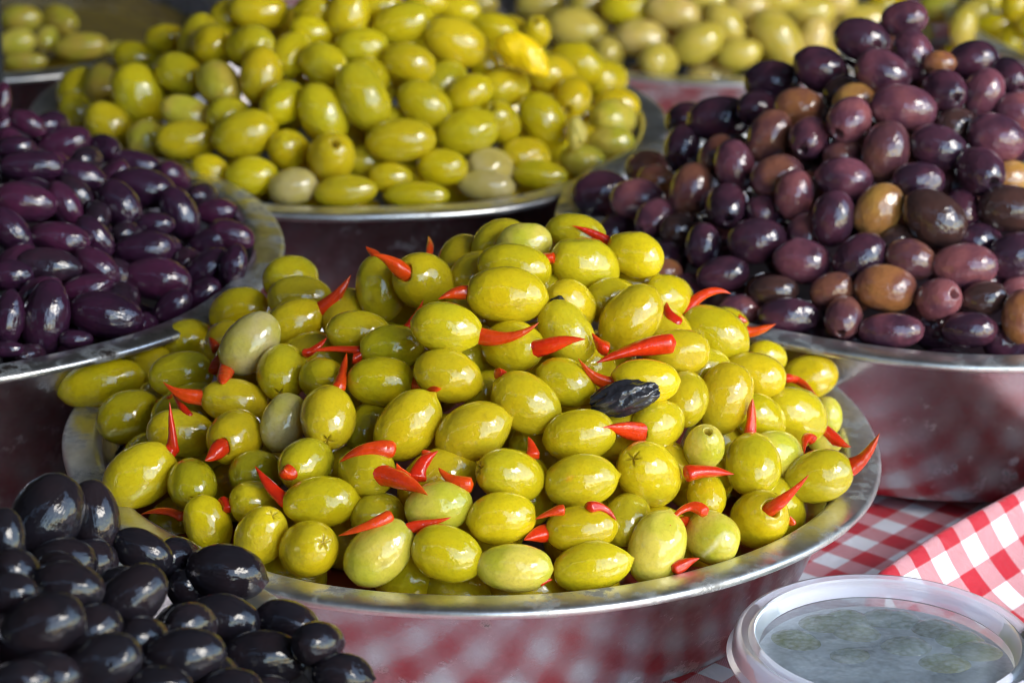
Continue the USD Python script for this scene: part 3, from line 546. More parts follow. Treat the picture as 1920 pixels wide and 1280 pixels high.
# ------------------------------------------------------------------ the front bowl: green olives stuffed with chillies
# seen at: centre x, y, half length, half width (photograph pixels), direction of the marked end, its kind, towards (+1) / away (-1), tone, pepper (tip x, y, half width, sag, nearer mm), label
FRONT = [
 (197,715,80,47,192,'n',0,'g',None,'large green olive with a nippled tip, furthest left, jutting over the rim'),
 (273,685,42,37,140,'o',-1,'g',None,'green olive peeping from behind the nippled olive at the far left'),
 (243,781,64,50,20,'c',-1,'g',(324,738,13,2,3),'green olive below the nippled one, its lower side creased, chilli at right'),
 (350,647,48,37,-5,'o',-1,'g',None,'green olive on the left shoulder under the purple bowl\'s rim'),
 (340,702,62,44,8,'o',0,'g',None,'plump green olive left of the pale pink-beige one, dark chilli end beside it'),
 (449,584,58,44,195,'o',-1,'g',None,'green olive just above the pale pink-beige olive on the left shoulder'),
 (471,646,68,50,228,'c',1,'w',(416,719,17,4,5),'pale pink-beige olive with a red chilli stub poking from its lower left'),
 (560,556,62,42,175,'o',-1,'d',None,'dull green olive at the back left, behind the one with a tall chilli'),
 (562,604,60,44,25,'c',-1,'g',(658,515,19,5,4),'green olive with a tall pointed chilli rising from its upper right end'),
 (528,698,56,49,262,'s',1,'g',None,'round green olive with a star cut at its lower end, right of the beige one'),
 (606,712,48,42,-20,'s',1,'g',None,'green olive with a split end beside an upright thin chilli'),
 (706,546,64,47,97,'c',-1,'g',(686,462,11,3,0),'upright green olive near the back, left of the horned chilli, long white shine'),
 (804,527,60,53,155,'c',1,'g',(699,478,19,-7,3),'green olive near the top with a thick chilli horn pointing left and up'),
 (675,625,63,43,-8,'c',-1,'g',(794,562,15,14,1),'long green olive in the middle left, chilli squeezed at its right end'),
 (733,652,63,44,185,'c',-1,'y',(578,660,10,-5,2),'yellow-green olive with a thin chilli running left from its left end'),
 (716,716,67,48,-3,'c',0,'g',(828,728,17,5,4),'green olive with a short chilli pointing right from a torn collar'),
 (438,752,64,43,172,'c',-1,'g',(306,716,20,8,3),'green olive with a broad torn chilli spreading left from it'),
 (532,792,51,43,70,'o',0,'w',None,'small round dull beige olive left of the star-cut olive'),
 (621,790,61,53,268,'s',1,'g',None,'egg-shaped green olive showing a brown star cut on its lower front'),
 (441,820,56,52,215,'c',1,'g',(384,863,18,3,6),'round green olive with a thick chilli curling down left from its front'),
 (335,818,67,46,175,'o',0,'g',None,'green olive crossed by an upright curved chilli at the left'),
 (268,885,66,56,35,'c',0,'y',(318,753,14,12,4),'big yellow-green olive at the left rim, curved chilli standing up from it'),
 (360,908,51,47,285,'s',1,'d',None,'round green olive with a dark split at its bottom, near the left rim'),
 (390,983,58,44,-65,'s',-1,'y',None,'green olive on the left front rim right of a red chilli lying there'),
 (490,1006,59,49,62,'s',1,'y',None,'yellow-green olive on the front rim with a small pit at its top'),
 (577,1029,58,54,25,'s',1,'g',None,'round green olive on the front rim with an X cut facing right'),
 (482,942,54,40,-20,'o',-1,'g',None,'green olive half hidden under the chilli that points up left'),
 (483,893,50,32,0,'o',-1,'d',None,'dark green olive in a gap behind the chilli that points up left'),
 (578,862,55,49,205,'c',1,'g',(533,880,17,1,4),'green olive with an open hole and a short dark chilli at its mouth'),
 (609,942,73,49,4,'n',0,'g',None,'long green olive lying level in the front left, nipple at its right end'),
 (686,885,56,50,-15,'c',1,'g',(802,928,23,-5,6),'green olive with a wide chilli cone pointing right from a pale collar'),
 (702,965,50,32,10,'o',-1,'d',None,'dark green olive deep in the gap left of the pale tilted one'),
 (711,1036,75,54,42,'c',-1,'p',(846,969,14,3,2),'pale green tilted olive on the front rim, thin chilli at its upper right'),
 (822,950,66,48,190,'o',0,'p',None,'pale green olive above the front row, right of the wide chilli cone'),
 (844,1039,57,53,-20,'s',0,'g',None,'round dark-shaded green olive on the front rim right of the pale tilted one'),
 (941,971,64,50,8,'s',0,'y',None,'yellow-green oval olive centred above the front rim'),
 (956,892,65,51,165,'s',1,'g',None,'green olive with a four-armed star cut facing left in the middle'),
 (958,1063,73,46,178,'o',0,'p',None,'pale olive with an orange speck lying level on the middle of the front rim'),
 (1108,1052,76,48,12,'n',0,'y',None,'longest yellow-green olive on the front rim, right of the speckled pale one'),
 (1092,1000,69,45,186,'c',0,'g',(982,1012,17,-1,3),'green olive behind the longest rim olive, stubby chilli at its left'),
 (1227,1022,63,54,70,'n',0,'p',None,'pale upright olive on the front rim with a tiny green stalk end'),
 (1089,902,70,52,10,'n',-1,'g',None,'large green olive with a small orange spot right of the star-cut one'),
 (1212,897,66,59,135,'s',1,'g',None,'big green olive with a cut top left, chilli cone to its right'),
 (1262,868,50,38,-35,'o',-1,'g',None,'green olive just behind the big cut one'),
 (1085,815,70,50,8,'o',0,'g',None,'wide green olive left of the short chilli beneath the black olive'),
 (888,809,74,55,20,'n',0,'g',None,'large smooth green olive in the centre, tilted up to the right'),
 (765,797,66,56,50,'n',0,'y',None,'yellow-green tilted olive at centre left, red chilli lying under it'),
 (993,755,65,54,-35,'s',0,'g',None,'smooth green olive in the middle, leaning down to the right'),
 (849,708,62,50,-18,'n',0,'g',None,'green olive at the centre just right of the short chilli with a collar'),
 (838,616,68,49,-12,'c',0,'g',(1011,604,18,14,5),'green olive with a long chilli sweeping right below the summit'),
 (962,650,60,50,-5,'c',1,'g',(1098,636,20,-6,7),'green olive behind two crossing chillies, a chilli curving right from its front'),
 (1062,622,62,50,-58,'s',0,'g',None,'green olive with a dark crumb on top of it'),
 (1078,572,50,32,-40,'o',-1,'g',None,'green olive mostly hidden behind the one with the crumb'),
 (949,553,78,54,175,'c',0,'g',(821,561,17,-2,4),'large green olive near the summit, dark red chilli pointing left'),
 (970,508,70,46,-8,'o',-1,'g',None,'green olive at the summit, its back above the large one with the dark chilli'),
 (1012,540,60,50,-35,'s',1,'g',None,'green olive with a cut end just right of the large summit olive'),
 (1102,506,69,55,-25,'c',-1,'g',None,'big smooth green olive high on the right of the summit'),
 (1186,484,56,44,155,'c',-1,'y',(1072,423,12,-3,3),'yellow-green olive at the top right, chilli pointing up left from it'),
 (1080,438,57,38,-12,'h',0,'g',None,'topmost green olive with a pitted end behind a small chilli'),
 (981,458,52,40,5,'o',0,'p',None,'pale olive at the top left of the summit'),
 (930,462,56,40,30,'o',-1,'g',None,'green olive on the skyline left of the pale summit one'),
 (874,486,34,30,60,'o',-1,'g',None,'small piece of green olive at the left end of the skyline'),
 (886,512,46,32,30,'o',-1,'g',None,'green olive behind the large summit olive, beside the chilli horn'),
 (1181,597,69,53,232,'o',0,'g',None,'green olive leaning right with a long shine, over the big loose chilli'),
 (1240,556,46,32,10,'o',-1,'g',None,'green olive on the right skyline behind the forked chillies'),
 (1342,630,70,51,155,'c',-1,'g',(1371,551,18,-22,2),'large green olive on the right shoulder, bright chilli arching over it'),
 (1277,664,46,44,0,'o',0,'g',None,'green olive behind the thick end of the big loose chilli'),
 (1208,716,67,44,182,'c',0,'y',(1084,671,15,9,3),'yellow-green olive under the big loose chilli, behind the wrinkled black olive'),
 (1292,748,52,42,80,'o',-1,'g',None,'green olive in the gap right of the wrinkled black olive'),
 (1318,695,38,30,0,'o',-1,'y',None,'sliver of green olive between the right shoulder ones'),
 (1349,748,64,53,72,'s',0,'g',None,'tall egg-shaped green olive on the right with a ragged cut at its top'),
 (1413,705,62,45,-10,'o',0,'g',None,'green olive on the right behind the tall egg-shaped one'),
 (1438,668,38,30,-20,'h',-1,'y',None,'small green olive at the right back just below the plum bowl\'s rim'),
 (1515,708,50,43,15,'o',0,'g',None,'rightmost olive of the back edge, round and green'),
 (1482,779,64,54,-25,'c',-1,'g',(1596,838,17,5,9),'large green olive on the right with a curved shine, chilli at its lower right'),
 (1430,790,44,38,-55,'o',-1,'g',None,'green olive tucked behind the upright chilli on the right'),
 (1312,842,44,39,75,'h',1,'p',None,'small pale olive seen end-on with a puckered hole'),
 (1234,798,52,46,205,'c',1,'g',(1130,801,19,-3,6),'green olive below the wrinkled black olive, chilli lying across its front'),
 (1413,870,61,53,97,'c',-1,'g',(1411,747,14,-8,2),'upright green olive on the right with a thin chilli rising behind it'),
 (1526,889,61,49,15,'c',0,'g',(1649,812,17,8,3),'green olive at the right rim, long chilli reaching over the steel edge'),
 (1424,973,59,55,42,'c',1,'g',(1517,889,15,4,5),'round green olive at the right front rim with a pointed chilli on top'),
 (1335,1007,56,50,150,'c',-1,'p',(1256,985,16,-8,2),'pale olive on the right front rim with a thin white streak'),
 (1324,930,44,38,275,'h',1,'g',None,'green olive with a dark hole in its face, above the pale streaked one'),
 (1553,780,34,27,95,'o',0,'p',None,'small pale olive inside the right rim'),
 (1545,826,30,24,0,'o',0,'p',None,'piece of pale olive by the right rim under a chilli'),
 (1180,966,50,40,60,'o',-1,'d',None,'dark green olive deep in the gap right of centre'),
 (1057,720,53,44,-25,'n',0,'g',None,'green olive left of the wrinkled black one, small chilli above it'),
 (1104,688,34,32,0,'o',-1,'y',None,'small part of a green olive under the tip of the big loose chilli'),
 (683,800,36,32,40,'o',-1,'d',None,'dark green olive deep behind the yellow-green tilted one'),
 (912,735,40,32,0,'o',-1,'d',None,'dark green olive deep between two in the centre'),
 (1462,855,34,30,0,'o',-1,'p',None,'dull olive deep beside the upright one on the right'),
 (640,590,42,36,60,'o',-1,'y',None,'yellow-green olive behind the tall chilli on the left'),
 (1140,560,40,32,0,'o',-1,'d',None,'dark green olive deep under the big smooth summit olive'),
 (1205,535,36,28,-20,'o',-1,'y',None,'sliver of olive below the top right yellow-green one'),
 (548,530,50,26,5,'o',-1,'g',None,'back of a green olive on the left skyline beside a red tip'),
]
# loose chillies and the ones whose olive is out of sight: thick end, bend, tip, half width, nearer mm, label
LOOSE = [
 ((1268,642),(1200,652),(1118,680),21,13,'largest loose red chilli lying across the right of the pile, blunt end right'),
 ((496,548),(515,535),(542,514),9,-2,'short red chilli at the left skyline beside the purple bowl\'s rim'),
 ((634,732),(642,700),(650,661),12,8,'thin upright chilli standing against the split-ended olive'),
 ((568,662),(590,655),(613,632),11,7,'dark red chilli in the gap under the olive with the tall chilli'),
 ((356,782),(342,765),(322,735),11,4,'slit red chilli pointing up in the left of the pile'),
 ((803,482),(806,462),(803,443),8,-10,'tiny red chilli tip upright on the skyline behind the horned olive'),
 ((1042,482),(1020,482),(1000,472),13,0,'short chilli in the summit gap left of the big smooth olive'),
 ((1275,612),(1255,590),(1250,566),14,0,'red chilli curving under the bright arching one at the right'),
 ((1382,597),(1392,600),(1402,604),8,-3,'red chilli nub behind the right shoulder olive'),
 ((1396,622),(1420,620),(1455,607),13,0,'red chilli tip pointing right above the plum bowl\'s rim'),
 ((1473,710),(1500,716),(1536,749),10,3,'thin chilli lying between the two rightmost back olives'),
 ((1528,828),(1512,822),(1508,851),11,5,'small hooked chilli above the right rim olive'),
 ((1260,1070),(1285,1055),(1312,1046),14,2,'chilli stub on the right front rim under the pale streaked olive'),
 ((1060,955),(1035,960),(1003,973),11,8,'chilli piece in the gap under the large orange-spotted olive'),
 ((1100,952),(1130,952),(1156,976),12,7,'dark torn chilli in the gap right of the longest rim olive'),
 ((738,845),(690,842),(636,866),17,6,'shiny chilli lying under the yellow-green tilted olive'),
 ((780,902),(792,870),(822,845),17,4,'dark red chilli deep in the gap below the centre'),
 ((800,845),(797,860),(792,876),10,3,'small red chilli tip hanging below the tilted olive'),
 ((768,898),(752,885),(744,868),12,7,'short chilli half sunk beside the wide cone'),
 ((888,908),(850,900),(822,876),16,6,'dark red chilli left of the four-armed star olive'),
 ((1000,858),(998,840),(990,818),14,0,'upright chilli piece above the four-armed star olive'),
 ((560,950),(520,925),(478,873),18,5,'red chilli pointing up left in the front left of the pile'),
 ((346,972),(310,958),(264,964),11,1,'chilli lying on the brine at the left front rim'),
 ((430,960),(420,940),(405,945),14,-4,'red chilli half under the brine near the left front'),
 ((930,700),(945,705),(955,720),13,5,'dark chilli deep in the gap under the crossing chillies'),
 ((1488,985),(1484,975),(1478,965),8,0,'red scrap of chilli by the right front rim'),
 ((1010,1093),(1022,1088),(1036,1086),9,-6,'red chilli scrap between two olives on the middle of the front rim'),
 ((655,545),(640,552),(630,566),9,-4,'red chilli end hidden behind the tall pointed chilli'),
 ((1262,600),(1250,607),(1240,600),10,-5,'dark chilli end deep under the forked chillies'),
 ((408,657),(398,638),(391,611),11,8,'upright red chilli stub left of the pale beige olive'),
 ((398,698),(404,682),(408,664),11,8,'dark red chilli end below the pale beige olive'),
 ((1142,656),(1126,646),(1110,624),17,6,'wide dark chilli under the left end of the big loose one'),
 ((1326,964),(1292,950),(1256,977),14,9,'bright chilli curving over the pale streaked olive at the right front'),
 ((735,965),(690,985),(634,1004),12,9,'long thin chilli lying left above the pale tilted olive'),
 ((1282,890),(1325,884),(1377,889),16,9,'straight chilli cone right of the big cut olive'),
 ((660,672),(672,668),(690,650),11,0,'chilli end beside the thin chilli running left'),
]
# ------------------------------------------------------------------ the other bowls
BACK = [(484,22,56,38,-5,'o',0,'g'),(378,72,40,36,70,'o',0,'g'),(405,85,36,42,80,'o',-1,'g'),(310,75,42,28,0,'o',0,'y'),(260,107,46,31,-15,'n',0,'g'),(336,138,48,38,-25,'s',1,'g'),(259,180,56,48,-65,'o',0,'g'),
 (413,166,48,40,-55,'s',1,'b'),(465,92,48,42,10,'s',1,'g'),(491,138,55,41,265,'n',0,'g'),(205,235,42,38,-40,'o',0,'y'),(147,215,38,33,-60,'o',0,'g'),(148,168,34,28,45,'o',-1,'g'),(195,160,30,28,80,'o',-1,'b'),
 (360,217,54,34,-25,'o',0,'b'),(348,262,58,38,0,'n',0,'g'),(462,250,55,46,15,'n',0,'g'),(535,196,46,40,35,'o',-1,'g'),(602,212,53,45,-65,'o',0,'g'),(605,122,48,40,-35,'h',1,'g'),(550,98,34,36,60,'o',-1,'y'),
 (578,66,42,31,-20,'o',0,'y'),(592,22,38,31,20,'h',1,'y'),(648,30,44,40,80,'o',0,'y'),(541,283,40,35,-40,'o',-1,'g'),(622,296,50,46,75,'h',1,'y'),(474,331,43,37,0,'o',0,'y'),(396,320,40,29,-25,'o',0,'y'),
 (547,350,43,35,10,'o',0,'v'),(282,262,30,26,0,'o',-1,'b'),(647,359,60,31,5,'o',0,'g'),(684,188,68,46,-62,'o',0,'g'),(680,95,46,37,-5,'o',0,'g'),(760,45,58,40,15,'o',0,'g'),(853,82,64,46,-25,'s',-1,'y'),
 (768,122,50,38,-20,'o',0,'g'),(797,197,56,41,-35,'s',1,'g'),(748,269,66,41,5,'o',0,'g'),(880,178,48,36,35,'o',0,'g'),(945,163,48,33,10,'o',-1,'g'),(880,252,54,44,15,'h',0,'g'),(938,230,42,36,120,'h',1,'g'),
 (1018,228,57,43,-60,'o',0,'g'),(1073,183,40,36,250,'h',1,'g'),(1085,120,50,40,-20,'o',0,'g'),(1005,62,33,29,90,'h',1,'y'),(925,55,44,33,-20,'o',0,'y'),(1152,190,44,32,-5,'o',0,'y'),(1150,225,44,30,0,'o',-1,'p'),
 (1145,268,44,33,0,'o',0,'p'),(1093,303,42,33,-15,'o',0,'p'),(1013,329,53,30,-8,'o',0,'g'),(980,297,50,28,-8,'o',-1,'g'),(920,309,44,26,-8,'o',-1,'v'),(905,345,54,30,-5,'o',0,'v'),(833,314,47,35,-5,'o',0,'y'),
 (737,337,42,29,0,'o',0,'g'),(775,362,62,26,0,'o',0,'g'),(1135,155,30,24,0,'o',-1,'g'),(918,118,40,28,0,'o',-1,'g'),(830,148,38,28,30,'o',-1,'d'),(718,15,38,31,0,'o',0,'y'),(430,40,32,27,0,'o',-1,'g'),(690,140,36,30,0,'o',-1,'d'),
 (425,215,34,28,0,'o',-1,'d'),(720,230,34,30,0,'o',-1,'d'),(800,5,40,30,0,'o',0,'g'),(860,20,42,28,-10,'o',0,'y'),(700,300,34,28,0,'o',-1,'d'),(1035,140,36,30,0,'o',-1,'y')]
RIGHT = [(1696,36,44,34,190,'h',0,'PL'),(1616,76,53,41,-15,'o',0,'PL'),(1712,107,43,38,-70,'o',0,'PL'),(1762,118,26,24,0,'o',0,'OR'),(1658,136,54,42,-25,'o',0,'PL'),(1545,137,48,43,-30,'o',0,'DP'),(1448,154,44,41,0,'o',0,'DP'),
 (1770,178,44,40,-30,'h',1,'DP'),(1830,118,48,37,10,'o',0,'DP'),(1884,140,38,32,-45,'h',1,'DP'),(1846,180,45,38,70,'o',0,'PL'),(1702,200,63,44,-8,'h',0,'RP'),(1594,226,46,40,230,'h',1,'RP'),(1598,190,34,28,0,'o',-1,'TN'),
 (1500,202,48,37,-10,'o',0,'OR'),(1354,222,62,43,5,'o',0,'DP'),(1905,205,40,36,0,'o',0,'RP'),(1661,284,54,45,75,'o',0,'BR'),(1868,258,57,44,-20,'h',0,'PL'),(1762,278,48,42,-20,'o',0,'DP'),(1838,324,50,45,-40,'h',1,'DP'),
 (1518,260,42,39,240,'h',1,'PL'),(1443,256,47,41,60,'o',0,'BR'),(1345,292,40,34,60,'h',0,'BR'),(1378,312,43,39,100,'o',0,'PL'),(1280,280,42,36,80,'o',0,'DP'),(1290,228,32,28,0,'o',-1,'DP'),(1215,318,37,33,0,'o',-1,'BR'),
 (1228,347,36,32,-20,'o',0,'OR'),(1128,363,53,44,0,'o',0,'DP'),(1195,380,48,40,0,'o',0,'RP'),(1234,408,43,36,220,'h',1,'PL'),(1292,360,46,41,70,'o',0,'BR'),(1369,388,44,41,275,'h',1,'DP'),(1458,335,47,40,20,'o',0,'BR'),
 (1491,372,47,37,80,'o',0,'RP'),(1583,336,52,42,-10,'o',0,'PL'),(1650,398,46,43,50,'o',0,'TN'),(1722,340,50,37,0,'o',0,'DP'),(1752,413,57,51,-40,'o',0,'BK'),(1802,392,36,28,100,'o',-1,'DP'),(1890,390,53,45,0,'o',0,'BK'),
 (1895,336,24,20,0,'o',-1,'TN'),(1557,412,45,41,80,'o',0,'DP'),(1512,428,37,30,80,'o',-1,'RP'),(1430,398,32,28,0,'o',-1,'DP'),(1419,452,57,44,5,'o',0,'DP'),(1503,489,57,43,-15,'o',0,'PL'),(1612,485,47,43,40,'o',0,'DP'),
 (1708,488,46,38,-20,'o',0,'BR'),(1816,497,62,43,0,'o',0,'RP'),(1900,487,50,44,20,'o',0,'DP'),(1661,539,58,45,-10,'o',0,'OR'),(1759,562,45,40,20,'h',1,'RP'),(1845,560,45,33,12,'h',1,'BK'),(1912,600,48,39,80,'o',0,'OR'),
 (1817,618,54,34,0,'o',0,'DP'),(1671,620,62,34,0,'o',0,'PL'),(1580,591,41,36,260,'h',1,'BR'),(1562,547,43,33,20,'h',-1,'BR'),(1478,592,58,35,0,'o',0,'DP'),(1388,580,40,29,0,'o',0,'RP'),(1450,547,47,31,0,'o',0,'BK'),
 (1355,515,51,35,10,'o',0,'DP'),(1318,462,41,34,85,'o',0,'DP'),(1250,485,36,30,0,'o',-1,'DP'),(1245,512,30,28,0,'o',0,'OR'),(1290,547,32,24,0,'o',-1,'PL'),(1165,430,42,26,0,'o',-1,'DP'),(1275,435,31,27,0,'o',-1,'BK'),
 (1835,452,32,24,0,'o',-1,'DP'),(1690,450,28,24,0,'o',-1,'BK'),(1585,290,32,24,0,'o',-1,'BR'),(1795,232,28,24,0,'o',-1,'BK'),(1912,545,28,24,0,'o',-1,'RP'),(1580,172,34,30,0,'o',-1,'BK'),(1890,635,30,22,0,'o',-1,'DP'),(1420,205,36,30,0,'o',-1,'DP')]
LEFT = [(117,268,48,33,20,'o',0,'KR'),(27,277,36,22,10,'o',0,'KP'),(45,232,33,23,-30,'n',0,'KR'),(5,190,36,16,85,'o',0,'KR'),(58,312,60,30,0,'o',0,'KP'),(152,332,50,30,-15,'o',0,'KP'),(200,281,33,27,-10,'h',1,'KP'),(254,306,48,26,-15,'o',0,'KP'),
 (269,352,61,37,-12,'o',0,'KP'),(329,335,36,26,-45,'o',-1,'KR'),(49,379,52,37,-10,'o',0,'KR'),(119,381,34,28,-60,'o',0,'KR'),(149,370,36,26,-50,'o',0,'KB'),(226,395,42,36,-60,'o',0,'KP'),(282,419,29,24,0,'o',0,'KP'),(337,401,44,34,-65,'o',0,'KP'),
 (405,397,37,26,0,'o',0,'KR'),(378,366,28,18,0,'o',-1,'KB'),(434,441,37,28,-15,'o',0,'KR'),(394,453,46,26,20,'o',0,'KP'),(271,468,58,34,5,'o',0,'KP'),(295,523,54,40,-8,'o',0,'KR'),(385,504,46,32,40,'o',0,'KP'),(437,499,38,26,75,'o',0,'KP'),
 (378,555,37,27,45,'o',0,'KP'),(323,575,40,27,40,'o',0,'KP'),(178,444,46,28,-50,'o',0,'KP'),(106,447,58,32,-10,'o',0,'KR'),(25,433,38,32,-50,'o',0,'KP'),(91,499,62,34,-5,'o',0,'KB'),(182,501,42,31,-40,'o',0,'KR'),(165,545,52,29,10,'o',0,'KR'),
 (200,589,72,45,-12,'o',0,'KP'),(73,548,40,27,20,'o',0,'KR'),(82,603,52,45,80,'o',0,'KP'),(18,517,36,29,0,'o',0,'KP'),(15,597,54,32,80,'o',0,'KP'),(142,636,32,18,0,'o',0,'KP'),(267,610,30,20,0,'o',-1,'KP'),(349,488,28,20,0,'o',-1,'KB'),
 (316,470,30,22,0,'o',-1,'KP'),(100,238,33,19,0,'o',-1,'KP'),(163,300,22,17,0,'o',-1,'KB'),(15,655,30,16,0,'o',0,'KP'),(180,397,28,18,80,'o',-1,'KB'),(8,237,24,19,60,'o',0,'KR'),(240,440,30,20,0,'o',-1,'KB'),(60,660,30,14,0,'o',-1,'KB')]
CORNER = [(92,978,74,66,60,'o',0,'bl'),(166,980,76,50,97,'o',0,'bl'),(259,1027,60,40,-25,'o',0,'bl'),(424,1074,76,54,-10,'n',0,'bl'),(127,1102,68,49,-10,'o',0,'bl'),(245,1122,74,53,40,'o',0,'bl'),(360,1100,44,36,-15,'o',-1,'bl'),
 (427,1162,65,49,-10,'o',0,'bl'),(536,1170,60,45,-25,'o',0,'bl'),(357,1172,40,35,0,'o',-1,'bl'),(80,1174,72,59,20,'h',0,'bl'),(195,1242,74,53,20,'o',0,'bl'),(345,1232,64,54,10,'o',0,'bl'),(506,1232,82,54,0,'o',0,'bl'),
 (637,1260,55,41,-5,'n',0,'bl'),(15,1112,46,40,0,'o',0,'bl'),(6,1010,54,42,90,'o',0,'bl'),(40,1278,60,42,0,'o',0,'bl'),(325,1050,40,30,0,'o',-1,'bl'),(275,1200,44,36,0,'o',-1,'bl'),(300,1290,60,44,0,'o',0,'bl'),(430,1292,60,44,0,'o',0,'bl'),(590,1215,40,32,0,'o',-1,'bl')]
BEIGE = [(1080,55,60,40,-15,'o',0,'e'),(1012,8,46,32,0,'o',0,'e'),(1207,76,51,38,172,'n',0,'E'),(1264,25,55,33,-15,'o',0,'E'),(1175,15,42,36,0,'o',0,'y'),(1303,84,48,37,25,'o',0,'e'),(1358,45,42,33,-50,'o',0,'e'),(1453,66,60,42,-50,'o',0,'e'),
 (1383,101,44,29,10,'o',0,'e'),(1512,20,45,35,0,'o',0,'e'),(1531,78,38,31,80,'o',0,'E'),(1615,37,48,34,0,'o',0,'e'),(1405,15,38,31,0,'o',0,'E'),(1762,15,36,30,0,'o',0,'p'),(1108,10,42,26,0,'o',-1,'e'),(1330,6,38,25,0,'o',0,'e'),
 (1460,2,42,28,0,'o',0,'e'),(1572,5,38,28,0,'o',0,'E'),(1665,12,40,30,0,'o',-1,'y'),(890,8,44,27,0,'o',0,'e'),(1560,110,36,28,0,'o',-1,'e'),(1240,110,34,26,0,'o',-1,'e')]
BRINED = [(40,35,32,26,0,'o',0,'b'),(112,38,36,28,-30,'h',1,'b'),(88,72,24,21,250,'h',1,'p'),(152,88,50,26,5,'o',0,'b'),(48,115,40,18,0,'o',0,'b'),(30,80,32,25,10,'o',0,'p'),(225,92,30,14,0,'o',-1,'p')]
FAR = [(1825,25,38,26,20,'o',0,'e'),(1867,47,31,25,0,'o',0,'y'),(1840,82,46,24,-10,'o',0,'e'),(1900,18,32,27,80,'o',0,'y'),(1905,70,32,26,80,'o',-1,'y'),(1905,108,34,22,0,'o',0,'y'),(1787,105,28,22,80,'o',-1,'y'),(1810,55,38,26,80,'o',-1,'e'),
 (1872,97,38,22,0,'o',-1,'y'),(1940,50,38,28,0,'o',0,'y'),(1850,0,32,24,0,'o',0,'y')]

ORD = ['first', 'second', 'third', 'fourth', 'fifth', 'sixth', 'seventh', 'eighth', 'ninth', 'tenth', 'eleventh', 'twelfth', 'thirteenth', 'fourteenth', 'fifteenth', 'sixteenth', 'seventeenth']
def posture(row):
    a, b, ang, kind, tilt = row[2:7]
    if kind == 'h': return 'pitted '
    if a / b < 1.1: return 'round '
    k = ang % 180
    return 'upright ' if 60 <= k <= 120 else ('level ' if k < 18 or k > 162 else ('right-leaning ' if k < 60 else 'left-leaning '))
def row_labels(rows, where, band):
    """names each olive by its colour and lie, and by its row above the bowl's front edge and place from the left."""
    order = sorted(range(len(rows)), key=lambda k: -rows[k][1]); bands, cur = [], []
    for k in order:
        if cur and rows[cur[0]][1] - rows[k][1] > band: bands.append(cur); cur = []
        cur.append(k)
    bands.append(cur); out = {}
    for r, b in enumerate(bands):
        for q, k in enumerate(sorted(b, key=lambda k: rows[k][0])):
            ro = 'front row' if r == 0 else (ORD[r] + ' row up')
            out[k] = f"{posture(rows[k])}{TONE_WORD[rows[k][7]]} olive, {ORD[q]} from left in {ro}, {where}"
    return out
ZERO = np.zeros(3); CAMS = [ZERO, CR * 0.08, -CR * 0.08, CU * 0.06]
PILES = {}
def pile(key, rows, aspect, fR, ftones, layers, soft=0.9, tries=2600):
    os_ = read(key, rows, aspect); settle(os_, soft=soft)
    for o in os_: o['pp'] = project(o['c'])
    fl = fill(key, os_, fR, aspect, ftones, layers, tries=tries)
    return os_, fl
PILES['front'] = pile('front', FRONT, 1.34, .0114, ['g', 'g', 'y'], 2)
PILES['back'] = pile('back', BACK, 1.36, .0115, ['g', 'g', 'y'], 2)
PILES['right'] = pile('right', RIGHT, 1.30, .0100, ['DP', 'BK', 'PL', 'BR'], 2)
PILES['left'] = pile('left', LEFT, 1.6, .0080, ['KP', 'KB', 'KR'], 2)
PILES['corner'] = pile('corner', CORNER, 1.42, .0080, ['bl'], 2)
PILES['beige'] = pile('beige', BEIGE, 1.38, .0118, ['e', 'E'], 2, tries=1500)
PILES['brined'] = pile('brined', BRINED, 1.5, .0090, ['b'], 0)
PILES['far'] = pile('far', FAR, 1.34, .0095, ['y', 'e'], 2, tries=1500)
everything = [o for os_, fl in PILES.values() for o in os_ + fl]
_best, _view = seen(everything, CAMS)
for o, b, v in zip(everything, _best, _view): o['best'], o['view'] = int(b), int(v)
front = PILES['front'][0] + PILES['front'][1]
def pile_depth(px, py, but=None):
    best = 9.0; d = ray(px, py)
    for o in front:
        if o is but: continue
        q = np.cross(o['c'] - CAM, d); off = np.linalg.norm(q); r = o['R'] * 1.06
        if off < r: best = min(best, (o['c'] - CAM) @ d - math.sqrt(r * r - off * off))
    if best > 8: best = on_mound('front', px, py)[0]
    return best
STYLE = {   # name, skin, group, hidden ones' label, segments, rings, shape
 'front': ('green_olive', 'green_skin', 'olives of the chilli-stuffed pile', 'green olive half hidden deep between the chilli-stuffed olives', 44, 36, dict(rough=0.020)),
 'back': ('green_olive', 'green_skin', 'green olives of the bowl behind', 'green olive half hidden in the gaps of the green pile behind', 32, 24, dict(rough=0.022)),
 'right': ('purple_olive', 'dark_skin', 'plum and brown olives of the right pile', 'dark olive half hidden in the gaps of the plum and brown pile', 32, 24, dict(rough=0.018)),
 'left': ('purple_olive', 'streaked_skin', 'wrinkled purple olives of the left bowl', 'purple olive half hidden in the gaps of the wrinkled purple heap', 36, 26, dict(rough=0.03, ridges=0.04, egg=0.08)),
 'corner': ('black_olive', 'black_skin', 'black olives of the corner bowl', 'black olive half hidden between the shiny black ones', 40, 30, dict(rough=0.03, ridges=0.018, egg=0.08)),
 'beige': ('beige_olive', 'green_skin', 'beige olives behind', 'beige olive half hidden in the gaps of the beige heap', 28, 20, dict(rough=0.02)),
 'brined': ('yellow_olive', 'green_skin', 'yellow olives in brine', '', 28, 20, dict(rough=0.02)),
 'far': ('green_olive', 'green_skin', 'yellow-green olives of the far bowl', 'yellow-green olive half hidden in the far bowl', 24, 18, dict(rough=0.02)),
}
